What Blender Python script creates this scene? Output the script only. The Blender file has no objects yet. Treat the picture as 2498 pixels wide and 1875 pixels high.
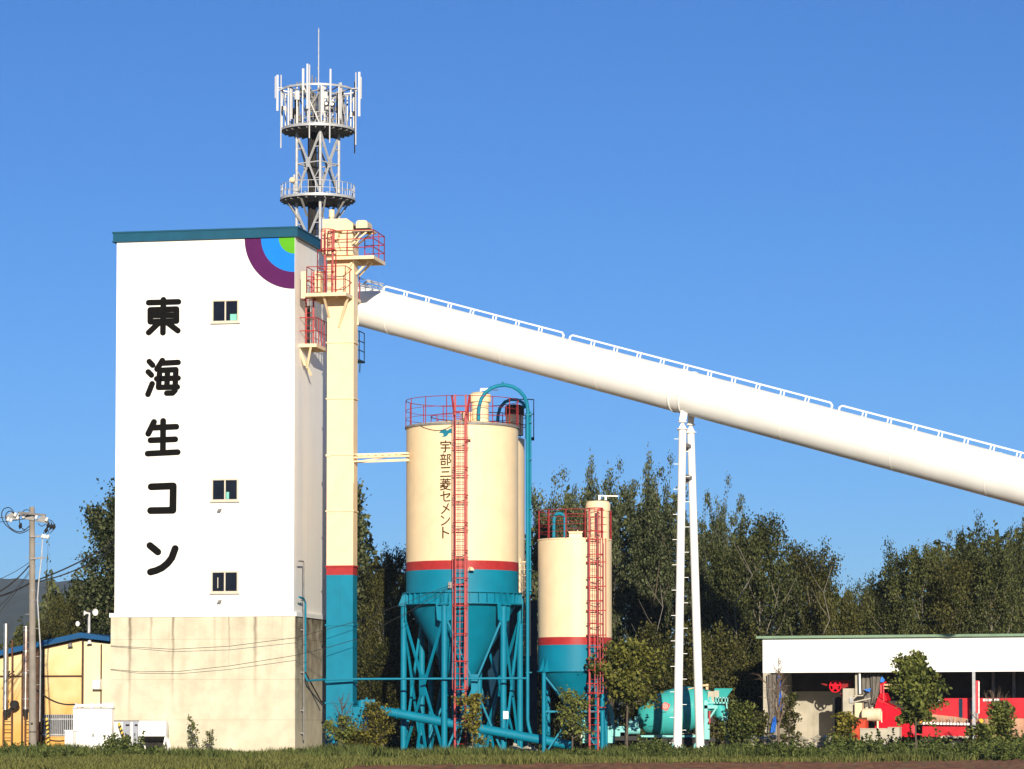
import bpy, math, random
import numpy as np
from mathutils import Vector
R_=math.radians; PI=math.pi
C=bpy.context.scene.collection; SC=bpy.context.scene

# ------------------------------------------------------------ camera, sky, sun, exposure
FL=7800.0; TILT=R_(3.0); HZ=1765.0; EYE=1.6
SH=HZ-937.5-FL*math.tan(TILT)
cam=bpy.data.cameras.new('camera'); camo=bpy.data.objects.new('camera',cam); C.objects.link(camo)
camo.location=(0,0,EYE); camo.rotation_euler=(PI/2+TILT,0,0)
cam.sensor_width=36; cam.lens=FL/2498*36; cam.shift_y=SH/2498; cam.clip_start=1; cam.clip_end=20000
SC.camera=camo
SUN_AZ=R_(6.0); SUN_EL=R_(13.5)
w=bpy.data.worlds.new('World'); SC.world=w; w.use_nodes=True
nt=w.node_tree; bg=nt.nodes['Background']
sky=nt.nodes.new('ShaderNodeTexSky'); sky.sky_type='NISHITA'; sky.sun_disc=False
sky.sun_elevation=SUN_EL; sky.sun_rotation=PI-SUN_AZ
sky.altitude=1500; sky.air_density=1.0; sky.dust_density=0.0; sky.ozone_density=5.3
tint=nt.nodes.new('ShaderNodeMix'); tint.data_type='RGBA'; tint.blend_type='MULTIPLY'; tint.inputs['Factor'].default_value=1; tint.inputs['B'].default_value=(0.64,0.83,1.08,1)
nt.links.new(sky.outputs[0],tint.inputs['A']); nt.links.new(tint.outputs['Result'],bg.inputs[0])
bg.inputs[1].default_value=0.070
sl=bpy.data.lights.new('sun','SUN'); sl.energy=4.5; sl.angle=R_(0.5); sl.color=(1.0,0.90,0.74)
so=bpy.data.objects.new('sun',sl); C.objects.link(so); so.location=(20,-40,60)
sd=Vector((math.sin(SUN_AZ)*math.cos(SUN_EL),-math.cos(SUN_AZ)*math.cos(SUN_EL),math.sin(SUN_EL)))
so.rotation_euler=sd.to_track_quat('Z','Y').to_euler()
SC.view_settings.view_transform='Standard'; SC.view_settings.look='None'
SC.view_settings.exposure=0.55; SC.view_settings.gamma=1.0
SC.view_settings.use_curve_mapping=False

# ------------------------------------------------------------ geometry of the view: a pixel of the photo at a distance Y
def ray(px,py):
    u=(px-1249)/FL; v=(937.5+SH-py)/FL
    return Vector((u,math.cos(TILT)-v*math.sin(TILT),math.sin(TILT)+v*math.cos(TILT)))
def W(px,py,Y):
    d=ray(px,py); return d*(Y/d.y)+Vector((0,0,EYE))
def S(Y): return FL/Y
class Frame:
    def __init__(s,o,rz):
        s.o=Vector(o); s.rz=rz; c,n=math.cos(rz),math.sin(rz)
        s.e1=Vector((c,n,0)); s.e2=Vector((-n,c,0))
    def __call__(s,u,d,z): return s.o+s.e1*u+s.e2*d+Vector((0,0,z))
    def hit(s,px,py,d=0.0):
        r=ray(px,py); o=s.o+s.e2*d; t=(o-Vector((0,0,EYE))).dot(s.e2)/r.dot(s.e2)
        p=r*t+Vector((0,0,EYE)); return (p-s.o).dot(s.e1), p.z-s.o.z
ID=Frame((0,0,0),0)

# ------------------------------------------------------------ materials
MATS={}
def mat(name,col,rough=0.6,metal=0.0,var=0.12,scale=1.5,bump=0.0,streak=0.0,dirt=(0.16,0.12,0.08),spec=0.22):
    if name in MATS: return MATS[name]
    m=bpy.data.materials.new(name); m.use_nodes=True; t=m.node_tree; N=t.nodes; L=t.links
    b=N['Principled BSDF']; b.inputs['Roughness'].default_value=rough; b.inputs['Metallic'].default_value=metal
    b.inputs['Specular IOR Level'].default_value=spec
    tc=N.new('ShaderNodeTexCoord')
    n=N.new('ShaderNodeTexNoise'); n.inputs['Scale'].default_value=scale; n.inputs['Detail'].default_value=6
    L.new(tc.outputs['Object'],n.inputs['Vector'])
    r=N.new('ShaderNodeValToRGB'); r.color_ramp.elements[0].position=0.3; r.color_ramp.elements[1].position=0.7
    lo=[max(0,c*(1-var)) for c in col]; hi=[min(1,c*(1+var)) for c in col]
    r.color_ramp.elements[0].color=(*lo,1); r.color_ramp.elements[1].color=(*hi,1)
    L.new(n.outputs['Fac'],r.inputs[0]); out=r.outputs[0]
    if streak>0:
        mp=N.new('ShaderNodeMapping'); mp.inputs['Scale'].default_value=(5,5,0.22)
        L.new(tc.outputs['Object'],mp.inputs['Vector'])
        n2=N.new('ShaderNodeTexNoise'); n2.inputs['Scale'].default_value=1.0; n2.inputs['Detail'].default_value=5
        L.new(mp.outputs[0],n2.inputs['Vector'])
        r2=N.new('ShaderNodeValToRGB'); r2.color_ramp.elements[0].position=0.55; r2.color_ramp.elements[1].position=0.8
        r2.color_ramp.elements[0].color=(0,0,0,1); r2.color_ramp.elements[1].color=(streak,streak,streak,1)
        L.new(n2.outputs['Fac'],r2.inputs[0])
        mx=N.new('ShaderNodeMix'); mx.data_type='RGBA'; mx.inputs['B'].default_value=(*dirt,1)
        L.new(r2.outputs[0],mx.inputs['Factor']); L.new(out,mx.inputs['A']); out=mx.outputs['Result']
    L.new(out,b.inputs['Base Color'])
    if bump>0:
        n3=N.new('ShaderNodeTexNoise'); n3.inputs['Scale'].default_value=scale*9; n3.inputs['Detail'].default_value=8
        L.new(tc.outputs['Object'],n3.inputs['Vector'])
        bp=N.new('ShaderNodeBump'); bp.inputs['Strength'].default_value=bump; bp.inputs['Distance'].default_value=0.05
        L.new(n3.outputs['Fac'],bp.inputs['Height']); L.new(bp.outputs[0],b.inputs['Normal'])
    MATS[name]=m; return m
def leafmat(name,col,col2,trans=0.25,rough=0.55):
    m=bpy.data.materials.new(name); m.use_nodes=True; t=m.node_tree; N=t.nodes; L=t.links
    b=N['Principled BSDF']; b.inputs['Roughness'].default_value=rough; b.inputs['Specular IOR Level'].default_value=0.15
    tc=N.new('ShaderNodeTexCoord'); n=N.new('ShaderNodeTexNoise'); n.inputs['Scale'].default_value=1.1; n.inputs['Detail'].default_value=8
    n.inputs['Roughness'].default_value=0.75
    L.new(tc.outputs['Object'],n.inputs['Vector'])
    oi=N.new('ShaderNodeObjectInfo'); ad=N.new('ShaderNodeMath'); ad.operation='MULTIPLY_ADD'
    ad.inputs[1].default_value=0.22; ad.inputs[2].default_value=-0.11
    L.new(oi.outputs['Random'],ad.inputs[0]); ad2=N.new('ShaderNodeMath'); ad2.operation='ADD'
    L.new(ad.outputs[0],ad2.inputs[0]); L.new(n.outputs['Fac'],ad2.inputs[1])
    r=N.new('ShaderNodeValToRGB'); e=r.color_ramp.elements
    e[0].position=0.32; e[1].position=0.68; e[0].color=(*col,1); e[1].color=(*col2,1)
    at=N.new('ShaderNodeAttribute'); at.attribute_name='tone'; ad3=N.new('ShaderNodeMath'); ad3.operation='MULTIPLY_ADD'; ad3.inputs[1].default_value=.5; ad3.inputs[2].default_value=-.25
    L.new(at.outputs['Fac'],ad3.inputs[0]); ad4=N.new('ShaderNodeMath'); ad4.operation='ADD'; L.new(ad3.outputs[0],ad4.inputs[0]); L.new(ad2.outputs[0],ad4.inputs[1])
    L.new(ad4.outputs[0],r.inputs[0]); L.new(r.outputs[0],b.inputs['Base Color'])
    tr=N.new('ShaderNodeBsdfTranslucent'); L.new(r.outputs[0],tr.inputs['Color'])
    ms=N.new('ShaderNodeMixShader'); ms.inputs[0].default_value=trans
    L.new(b.outputs[0],ms.inputs[1]); L.new(tr.outputs[0],ms.inputs[2])
    L.new(ms.outputs[0],N['Material Output'].inputs['Surface'])
    MATS[name]=m; return m

M_white=mat('white_paint',(0.84,0.83,0.79),0.55,var=0.04,streak=0.08,dirt=(.5,.45,.36))
M_tube=mat('white_tube_paint',(0.88,0.865,0.81),0.5,var=0.05,scale=.8,streak=0.05,dirt=(.5,.42,.3))
M_cream=mat('cream_paint',(0.82,0.64,0.40),0.45,var=0.05,streak=0.14,dirt=(.42,.30,.15))
M_teal=mat('teal_paint',(0.0,0.18,0.28),0.55,var=0.10,streak=0.12,dirt=(.03,.10,.12))
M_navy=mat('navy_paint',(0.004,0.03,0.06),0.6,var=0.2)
M_red=mat('red_paint',(0.36,0.026,0.026),0.45,var=0.12,scale=4)
M_dred=mat('dark_red_paint',(0.28,0.020,0.022),0.5,var=0.2,scale=4)
M_roof=mat('blue_roof_metal',(0.006,0.075,0.13),0.45,var=0.12)
M_blue=mat('bright_blue_roof',(0.008,0.075,0.20),0.45,var=0.15)
M_galv=mat('galvanised_steel',(0.48,0.48,0.48),0.5,metal=0.25,var=0.15,scale=5)
M_galvd=mat('dull_galvanised_steel',(0.24,0.23,0.22),0.6,metal=0.2,var=0.25,scale=5)
M_dark=mat('dark_cable_sheath',(0.025,0.022,0.02),0.7,var=0.3,scale=6)
M_black=mat('black_paint',(0.018,0.017,0.016),0.6,var=0.2)
M_letter=mat('black_sign_paint',(0.006,0.005,0.004),0.7,var=0.1,spec=.05)
M_brownlet=mat('brown_sign_paint',(0.055,0.022,0.006),0.6,var=0.1,spec=.1)
M_ltteal=mat('teal_sign_paint',(0.005,0.16,0.24),0.5)
M_rust=mat('rusty_brown_steel',(0.11,0.045,0.022),0.75,var=0.35,scale=4)
M_dkwood=mat('dark_brown_trim',(0.075,0.038,0.022),0.7,var=0.3,scale=3)
M_purple=mat('purple_paint',(0.085,0.010,0.082),0.6,var=0.06,spec=.1)
M_sky=mat('azure_paint',(0.0,0.185,0.70),0.6,var=0.05)
M_green=mat('lime_paint',(0.085,0.36,0.006),0.6,var=0.06)
M_frame=mat('window_aluminium',(0.62,0.56,0.44),0.4,metal=0.2,var=0.08)
M_glass=mat('dark_window_glass',(0.008,0.009,0.014),0.15,var=0.3,spec=0.3)
M_minty=mat('mint_box',(0.20,0.55,0.45),0.6)
M_conc=mat('grey_concrete',(0.40,0.365,0.29),0.85,var=0.18,scale=1.2,bump=0.25,streak=0.35,dirt=(.17,.14,.10))
M_pole=mat('pole_concrete',(0.25,0.22,0.185),0.85,var=0.14,scale=3,streak=0.2,bump=.1)
M_block=mat('concrete_block',(0.46,0.42,0.33),0.9,var=0.14,scale=2,bump=.2)
M_rubble=mat('pale_rubble',(0.44,0.40,0.31),0.95,var=0.3,scale=3,bump=0.5)
M_mix=mat('truck_turquoise',(0.05,0.41,0.39),0.4,var=0.10,scale=1.2,streak=0.12,dirt=(.15,.25,.20))
M_mixlt=mat('truck_pale_turquoise',(0.19,0.52,0.50),0.45,var=0.08,scale=2)
M_emb=mat('emblem_coral',(0.68,0.13,0.11),0.55)
M_embw=mat('emblem_pale',(0.62,0.42,0.38),0.55)
M_vred=mat('machine_red',(0.70,0.006,0.022),0.42,var=0.12,scale=2,streak=0.1,dirt=(.35,.1,.06))
M_fred=mat('faded_machine_red',(0.56,0.022,0.035),0.6,var=0.2,scale=1.5)
M_silver=mat('worn_steel',(0.5,0.47,0.45),0.4,metal=0.5,var=0.25,scale=6)
M_amber=mat('amber_reflector',(0.85,0.42,0.06),0.3,var=0.1)
M_tarp=mat('grey_tarp',(0.16,0.145,0.125),0.8,var=0.2,scale=2,bump=.2)
M_btarp=mat('blue_tarp',(0.04,0.20,0.66),0.6,var=0.25,scale=4,bump=.2)
M_tank=mat('cream_tank',(0.74,0.62,0.42),0.5,var=0.12,scale=3,streak=0.3,dirt=(.45,.2,.06))
M_orange=mat('rusted_orange_paint',(0.58,0.07,0.03),0.6,var=0.3,scale=3)
M_groof=mat('green_roof_edge',(0.20,0.30,0.20),0.6,var=0.1)
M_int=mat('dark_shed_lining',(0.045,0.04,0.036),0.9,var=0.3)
M_rubber=mat('tyre_rubber',(0.03,0.03,0.03),0.85,var=0.2)
M_ins=mat('white_porcelain',(0.75,0.74,0.72),0.3,var=0.05)
M_grey=mat('grey_cabinet_paint',(0.44,0.46,0.52),0.5,var=0.06)
M_yel=mat('hazard_yellow',(0.70,0.48,0.08),0.6,var=0.1)
M_steel=mat('stainless_flue',(0.55,0.50,0.44),0.28,metal=0.85,var=0.12,scale=3)
M_bark=mat('grey_brown_bark',(0.10,0.08,0.06),0.9,var=0.3,scale=5,bump=.3)
M_birch=mat('white_birch_bark',(0.20,0.18,0.145),0.8,var=0.3,scale=4,bump=.2)
M_twig=mat('bare_twig_bark',(0.16,0.115,0.08),0.9,var=0.2)
M_wire=mat('black_wire',(0.02,0.02,0.022),0.6)
M_tan=mat('tan_plank',(0.62,0.42,0.24),0.7,var=0.2)
LF_dark=leafmat('dark_poplar_leaves',(0.015,0.022,0.006),(0.120,0.130,0.042))
LF_sil=leafmat('pale_poplar_leaves',(0.014,0.023,0.007),(0.150,0.168,0.075))
LF_olive=leafmat('olive_leaves',(0.016,0.021,0.005),(0.120,0.115,0.032))
LF_yel=leafmat('yellowing_leaves',(0.040,0.042,0.007),(0.29,0.25,0.045))
LF_ol2=leafmat('light_olive_leaves',(0.030,0.040,0.007),(0.23,0.225,0.048))
LF_mid=leafmat('green_leaves',(0.022,0.036,0.007),(0.20,0.22,0.052))
LF_weed=leafmat('weed_leaves',(0.024,0.042,0.009),(0.17,0.20,0.055))
LF_grass=leafmat('grass_blades',(0.045,0.058,0.011),(0.225,0.225,0.066))
LF_dry=leafmat('dry_leaves',(0.09,0.055,0.02),(0.20,0.12,0.045))

# concrete of the tower base: run-down stains below the ledge, board lines
def tower_concrete(streaks):
    m=bpy.data.materials.new('stained_cast_concrete'); m.use_nodes=True; t=m.node_tree; N=t.nodes; L=t.links
    b=N['Principled BSDF']; b.inputs['Roughness'].default_value=0.88; b.inputs['Specular IOR Level'].default_value=0.2
    tc=N.new('ShaderNodeTexCoord'); sx=N.new('ShaderNodeSeparateXYZ'); L.new(tc.outputs['Object'],sx.inputs[0])
    def math_(op,a,bv=None,c=None,cl=False):
        n=N.new('ShaderNodeMath'); n.operation=op; n.use_clamp=cl
        for i,v in enumerate((a,bv,c)):
            if v is None: continue
            if isinstance(v,(int,float)): n.inputs[i].default_value=v
            else: L.new(v,n.inputs[i])
        return n.outputs[0]
    n=N.new('ShaderNodeTexNoise'); n.inputs['Scale'].default_value=0.9; n.inputs['Detail'].default_value=9; n.inputs['Roughness'].default_value=.65
    L.new(tc.outputs['Object'],n.inputs['Vector'])
    r=N.new('ShaderNodeValToRGB'); e=r.color_ramp.elements; e[0].position=.3; e[1].position=.68
    e[0].color=(.50,.44,.325,1); e[1].color=(.69,.62,.455,1); L.new(n.outputs['Fac'],r.inputs[0])
    wn=N.new('ShaderNodeTexNoise'); wn.inputs['Scale'].default_value=1.6; wn.inputs['Detail'].default_value=4
    L.new(tc.outputs['Object'],wn.inputs['Vector'])
    xw=math_('MULTIPLY_ADD',wn.outputs['Fac'],0.16,math_('ADD',sx.outputs['X'],-0.08))
    tot=None
    for x0,wd,st,zlow in streaks:
        a=math_('SUBTRACT',1.0,math_('DIVIDE',math_('ABSOLUTE',math_('SUBTRACT',xw,x0)),wd),cl=True)
        f=math_('DIVIDE',math_('SUBTRACT',sx.outputs['Z'],zlow),7.0-zlow,cl=True)
        s=math_('MULTIPLY',math_('MULTIPLY',a,st),f)
        tot=s if tot is None else math_('ADD',tot,s)
    mp=N.new('ShaderNodeMapping'); mp.inputs['Scale'].default_value=(2.2,2.2,0.16); L.new(tc.outputs['Object'],mp.inputs['Vector'])
    n2=N.new('ShaderNodeTexNoise'); n2.inputs['Scale'].default_value=1; n2.inputs['Detail'].default_value=6; L.new(mp.outputs[0],n2.inputs['Vector'])
    g=math_('MULTIPLY',math_('SUBTRACT',n2.outputs['Fac'],0.5,cl=True),1.3)
    tot=math_('ADD',tot,math_('MULTIPLY',g,math_('DIVIDE',sx.outputs['Z'],7.5,cl=True)))
    zz=math_('PINGPONG',math_('ADD',sx.outputs['Z'],0.12),0.95)
    ln=math_('MULTIPLY',math_('LESS_THAN',zz,0.014),math_('MULTIPLY',n.outputs['Fac'],0.5))
    tot=math_('ADD',tot,ln,cl=True)
    mx=N.new('ShaderNodeMix'); mx.data_type='RGBA'; mx.inputs['B'].default_value=(.115,.088,.055,1)
    L.new(tot,mx.inputs['Factor']); L.new(r.outputs[0],mx.inputs['A']); L.new(mx.outputs['Result'],b.inputs['Base Color'])
    n3=N.new('ShaderNodeTexNoise'); n3.inputs['Scale'].default_value=14; n3.inputs['Detail'].default_value=8; L.new(tc.outputs['Object'],n3.inputs['Vector'])
    bp=N.new('ShaderNodeBump'); bp.inputs['Strength'].default_value=.3; bp.inputs['Distance'].default_value=.03
    L.new(n3.outputs['Fac'],bp.inputs['Height']); L.new(bp.outputs[0],b.inputs['Normal'])
    return m
def ribbed(name,col,axis,pitch):
    m=bpy.data.materials.new(name); m.use_nodes=True; t=m.node_tree; N=t.nodes; L=t.links
    b=N['Principled BSDF']; b.inputs['Roughness'].default_value=.5
    tc=N.new('ShaderNodeTexCoord'); wv=N.new('ShaderNodeTexWave'); wv.wave_type='BANDS'; wv.bands_direction=axis
    wv.inputs['Scale'].default_value=0.314/pitch; wv.inputs['Distortion'].default_value=0; L.new(tc.outputs['Object'],wv.inputs['Vector'])
    n=N.new('ShaderNodeTexNoise'); n.inputs['Scale'].default_value=.5; n.inputs['Detail'].default_value=6; L.new(tc.outputs['Object'],n.inputs['Vector'])
    r=N.new('ShaderNodeValToRGB'); r.color_ramp.elements[0].color=(*[c*.94 for c in col],1); r.color_ramp.elements[1].color=(*col,1)
    L.new(n.outputs['Fac'],r.inputs[0])
    mp=N.new('ShaderNodeMapping'); mp.inputs['Scale'].default_value=(2.5,2.5,.10); L.new(tc.outputs['Object'],mp.inputs['Vector'])
    n2=N.new('ShaderNodeTexNoise'); n2.inputs['Detail'].default_value=6; n2.inputs['Scale'].default_value=1; L.new(mp.outputs[0],n2.inputs['Vector'])
    r2=N.new('ShaderNodeValToRGB'); r2.color_ramp.elements[0].position=.5; r2.color_ramp.elements[1].position=.78; r2.color_ramp.elements[0].color=(0,0,0,1); r2.color_ramp.elements[1].color=(.3,.3,.3,1); L.new(n2.outputs['Fac'],r2.inputs[0])
    mx=N.new('ShaderNodeMix'); mx.data_type='RGBA'; mx.inputs['B'].default_value=(.70,.66,.58,1); L.new(r2.outputs[0],mx.inputs['Factor']); L.new(r.outputs[0],mx.inputs['A']); L.new(mx.outputs['Result'],b.inputs['Base Color'])
    bp=N.new('ShaderNodeBump'); bp.inputs['Strength'].default_value=.25; bp.inputs['Distance'].default_value=.012
    L.new(wv.outputs['Fac'],bp.inputs['Height']); L.new(bp.outputs[0],b.inputs['Normal'])
    return m

# ------------------------------------------------------------ mesh builder (world coordinates, converted to the thing's frame)
FR={}
class MB:
    def __init__(s): s.v=[]; s.f=[]
    def add(s,vs,fs):
        n=len(s.v); s.v+= [tuple(v) for v in vs]; s.f+=[tuple(i+n for i in f) for f in fs]; return s
    def fbox(s,F,u0,u1,d0,d1,z0,z1):
        P=[F(u,d,z) for z in (z0,z1) for d in (d0,d1) for u in (u0,u1)]
        return s.add(P,[(0,2,3,1),(4,5,7,6),(0,1,5,4),(1,3,7,5),(3,2,6,7),(2,0,4,6)])
    def box(s,c,sz,rz=0):
        F=Frame(c,rz); a,b,h=[x/2 for x in sz]; return s.fbox(F,-a,a,-b,b,-h,h)
    def cyl(s,p0,p1,r0,r1=None,n=12,caps=True):
        p0=Vector(p0); p1=Vector(p1); r1=r0 if r1 is None else r1
        ax=(p1-p0)
        if ax.length<1e-6: return s
        ax.normalize(); a=ax.orthogonal().normalized(); b=ax.cross(a)
        vs=[]
        for p,r in ((p0,r0),(p1,r1)):
            for i in range(n):
                t=2*PI*i/n+PI/n; vs.append(p+a*(math.cos(t)*r)+b*(math.sin(t)*r))
        fs=[(i,(i+1)%n,n+(i+1)%n,n+i) for i in range(n)]
        if caps: fs+=[tuple(range(n-1,-1,-1)),tuple(range(n,2*n))]
        return s.add(vs,fs)
    def bar(s,p0,p1,w,h=None,up=(0,0,1)):
        h=w if h is None else h
        p0=Vector(p0); p1=Vector(p1); ax=(p1-p0).normalized(); u=Vector(up)
        if abs(ax.dot(u))>.98: u=Vector((0,1,0))
        a=ax.cross(u).normalized()*(w/2); b=a.cross(ax).normalized()*(h/2)
        P=[p+x for p in (p0,p1) for x in (-a-b,a-b,a+b,-a+b)]
        return s.add(P,[(3,2,1,0),(4,5,6,7),(0,1,5,4),(1,2,6,5),(2,3,7,6),(3,0,4,7)])
    def tube(s,pts,r,n=8,rs=None):
        pts=[Vector(p) for p in pts]; vs=[]; prev=None; m=len(pts)
        for i,p in enumerate(pts):
            d=(pts[min(i+1,m-1)]-pts[max(i-1,0)]).normalized()
            if prev is None: a=d.orthogonal().normalized()
            else:
                a=prev-d*prev.dot(d); a=a.normalized() if a.length>1e-6 else d.orthogonal().normalized()
            prev=a; b=d.cross(a); rr=rs[i] if rs else r
            for k in range(n):
                t=2*PI*k/n; vs.append(p+a*(math.cos(t)*rr)+b*(math.sin(t)*rr))
        fs=[(i*n+k,i*n+(k+1)%n,(i+1)*n+(k+1)%n,(i+1)*n+k) for i in range(m-1) for k in range(n)]
        fs+=[tuple(range(n-1,-1,-1)),tuple(range((m-1)*n,m*n))]
        return s.add(vs,fs)
    def lathe(s,o,prof,n=48,cap0=False,cap1=False,axis=None):
        o=Vector(o)
        if axis is None: ax=Vector((0,0,1)); a=Vector((1,0,0)); b=Vector((0,1,0))
        else: ax=Vector(axis).normalized(); a=ax.orthogonal().normalized(); b=ax.cross(a)
        vs=[o+ax*z+a*(math.cos(2*PI*k/n)*r)+b*(math.sin(2*PI*k/n)*r) for r,z in prof for k in range(n)]
        m=len(prof)
        fs=[(i*n+k,i*n+(k+1)%n,(i+1)*n+(k+1)%n,(i+1)*n+k) for i in range(m-1) for k in range(n)]
        if cap0: fs.append(tuple(range(n-1,-1,-1)))
        if cap1: fs.append(tuple(range((m-1)*n,m*n)))
        return s.add(vs,fs)
    def prism(s,poly,ext):
        n=len(poly); ext=Vector(ext); P=[Vector(p) for p in poly]+[Vector(p)+ext for p in poly]
        return s.add(P,[tuple(range(n-1,-1,-1)),tuple(range(n,2*n))]+[(i,(i+1)%n,n+(i+1)%n,n+i) for i in range(n)])
    def build(s,name,m,parent=None,smooth=False,ang=35):
        me=bpy.data.meshes.new(name); vs=s.v
        root=parent
        while root is not None and root.parent is not None: root=root.parent
        if root is not None and root.name in FR:
            o,rz=FR[root.name]; c,n=math.cos(rz),math.sin(rz)
            vs=[((x-o[0])*c+(y-o[1])*n,-(x-o[0])*n+(y-o[1])*c,z-o[2]) for x,y,z in vs]
        me.from_pydata(vs,[],s.f); me.materials.append(m)
        if smooth:
            me.shade_smooth(); me.set_sharp_from_angle(angle=R_(ang))
        me.update()
        ob=bpy.data.objects.new(name,me); C.objects.link(ob)
        if parent is not None: ob.parent=parent
        return ob
def thing(name,label,cat,loc,rz=0,group=None):
    o=bpy.data.objects.new(name,None); C.objects.link(o); o.location=loc; o.rotation_euler=(0,0,rz); o.empty_display_size=.3
    o['label']=label; o['category']=cat
    if group: o['group']=group
    FR[o.name]=(Vector(loc),rz); return o
def tag(o,label,cat,group=None):
    o['label']=label; o['category']=cat
    if group: o['group']=group
    return o
def struct(o,kind='structure'): o['kind']=kind; return o

# ------------------------------------------------------------ builders shared by several things
def rail_path(mb,pts,h,closed=False,r=.022,rails=(1.0,.52),post=1.1,posts=True):
    pts=[Vector(p) for p in pts]; P=pts+[pts[0]] if closed else pts
    up=Vector((0,0,1))
    for f in rails:
        for a,b in zip(P[:-1],P[1:]): mb.cyl(a+up*h*f,b+up*h*f,r,n=6)
    if posts:
        acc=post
        for a,b in zip(P[:-1],P[1:]):
            L=(b-a).length; n=max(1,round(L/post)) if len(P)<9 else None
            if n:
                for i in range(n+1): p=a.lerp(b,i/n); mb.cyl(p,p+up*h,r,n=6)
            else:
                acc+=L
                if acc>=post: acc=0; mb.cyl(a,a+up*h,r,n=6)
def ladder(base,ztop,nrm,width,parent,m,rail=.07,rung=.3,cage=None,hoop_r=.36,hoop_step=.9,brk=None,brk_len=.3,mcage=None):
    """base: point between the rails at the foot; nrm points outward to the climber"""
    base=Vector(base); nrm=Vector(nrm).normalized(); sd_=Vector((-nrm.y,nrm.x,0)); h=ztop-base.z; up=Vector((0,0,1))
    mb=MB()
    for s in (-1,1): mb.bar(base+sd_*s*width/2,base+sd_*s*width/2+up*h,rail,rail)
    k=int(h/rung)
    for i in range(1,k): mb.cyl(base+up*(i*rung)-sd_*width/2,base+up*(i*rung)+sd_*width/2,.014,n=5)
    if brk:
        for z in brk:
            p=Vector((base.x,base.y,z))
            for s in (-1,1): mb.bar(p+sd_*s*(width/2+.02),p+sd_*s*(width/2+.02)-nrm*brk_len,.05,.05)
            mb.bar(p-sd_*(width/2+.14),p+sd_*(width/2+.14),.05,.05)
    o=mb.build('ladder',m,parent)
    if cage:
        cb=MB(); z0,z1=cage; nh=max(2,int((z1-z0)/hoop_step)+1); hp=[]
        for i in range(nh):
            z=z0+(z1-z0)*i/(nh-1); c=Vector((base.x,base.y,z))
            pts=[c+sd_*(math.cos(t)*hoop_r)*1.0+nrm*(math.sin(t)*hoop_r*1.9) for t in [PI*j/10 for j in range(11)]]
            pts=[c+sd_*width/2]+pts+[c-sd_*width/2]
            for a,b in zip(pts[:-1],pts[1:]): cb.bar(a,b,.016,.045)
        for j in (1,3,5,7,9):
            t=PI*j/10; q=sd_*(math.cos(t)*hoop_r)+nrm*(math.sin(t)*hoop_r*1.9)
            cb.bar(Vector((base.x,base.y,z0))+q,Vector((base.x,base.y,z1))+q,.03,.012)
        cb.build('safety_cage',mcage or m,o)
    return o
def sag(p0,p1,drop,n=14):
    p0=Vector(p0); p1=Vector(p1)
    return [p0.lerp(p1,i/n)-Vector((0,0,drop*4*(i/n)*(1-i/n))) for i in range(n+1)]
def strokes(mb,polys,r,conv,step=None,closed=()):
    """rounded pen strokes laid on a surface: conv(x,y,lift) gives the surface point"""
    k=0
    for i,pl in enumerate(polys):
        pl=list(pl)+([pl[0]] if i in closed else [])
        for a,b in zip(pl[:-1],pl[1:]):
            L=math.hypot(b[0]-a[0],b[1]-a[1]); n=1 if not step else max(1,int(L/step)); lift=.006+.0006*(k%12); k+=1
            dx,dy=(b[0]-a[0])/L,(b[1]-a[1])/L; ox,oy=-dy*r,dx*r
            for j in range(n):
                t0,t1=j/n,(j+1)/n
                q=[(a[0]+dx*L*t0-ox,a[1]+dy*L*t0-oy),(a[0]+dx*L*t1-ox,a[1]+dy*L*t1-oy),(a[0]+dx*L*t1+ox,a[1]+dy*L*t1+oy),(a[0]+dx*L*t0+ox,a[1]+dy*L*t0+oy)]
                mb.add([conv(x,y,lift) for x,y in q],[(3,2,1,0)])
        for c in pl:
            lift=.006+.0006*(k%12)+.0003; k+=1
            q=[(c[0]+math.cos(2*PI*j/16)*r,c[1]+math.sin(2*PI*j/16)*r) for j in range(16)]
            mb.add([conv(x,y,lift) for x,y in q],[tuple(range(15,-1,-1))])
# ------------------------------------------------------------ white plant tower
c0=W(717,1200,150); c0.z=0; TW_RZ=R_(-11.3)
T=Frame(c0,TW_RZ)
TWW=-T.hit(281,1200)[0]; TWD=8.6
zt=lambda py,px=717:T.hit(px,py)[1]
z_top=zt(556); z_conc=zt(1503)
root=thing('plant_tower','tall white tower with large black characters on a stained concrete base','tower',c0,TW_RZ)
streaks=[(T.hit(px,1505)[0],w_,s_,zl) for px,w_,s_,zl in ((319,.12,1.0,1.2),(371,.10,.6,4.6),(424,.10,.85,2.0),(526,.10,.30,2.2),(561,.05,.75,3.9),(625,.14,.85,2.2),(723,.07,1.0,.5),(690,.08,.2,3))]
M_base=tower_concrete(streaks)
o=.13
MB().fbox(T,-TWW-o,o,-o,TWD,-0.4,z_conc).build('concrete_base',M_base,root)
def side_stains():
    # the concrete's right face carries its own stains
    b=MB()
    for d,w_,z0 in ((.9,.10,2.5),(1.6,.07,.8),(2.6,.12,3.2),(3.4,.06,2.0)):
        b.fbox(T,o+.002,o+.004,d,d+w_,z0,z_conc-.02)
    return b
MB().fbox(T,-TWW-o-.06,o+.06,-o-.06,TWD+.06,z_conc,z_conc+.2).build('ledge',M_white,root)
M_clad=ribbed('white_ribbed_cladding',(.80,.79,.76),'X',.2); M_clads=ribbed('white_ribbed_cladding_sunlit',(.96,.93,.86),'Y',.24)  # side copy coloured brighter, standing for stronger sunlight on that face
up=MB().fbox(T,-TWW,0,0,TWD,z_conc+.2,z_top-.3); up.f=[f for i,f in enumerate(up.f) if i not in (3,)]
up.build('upper_wall',M_clad,root)
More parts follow.
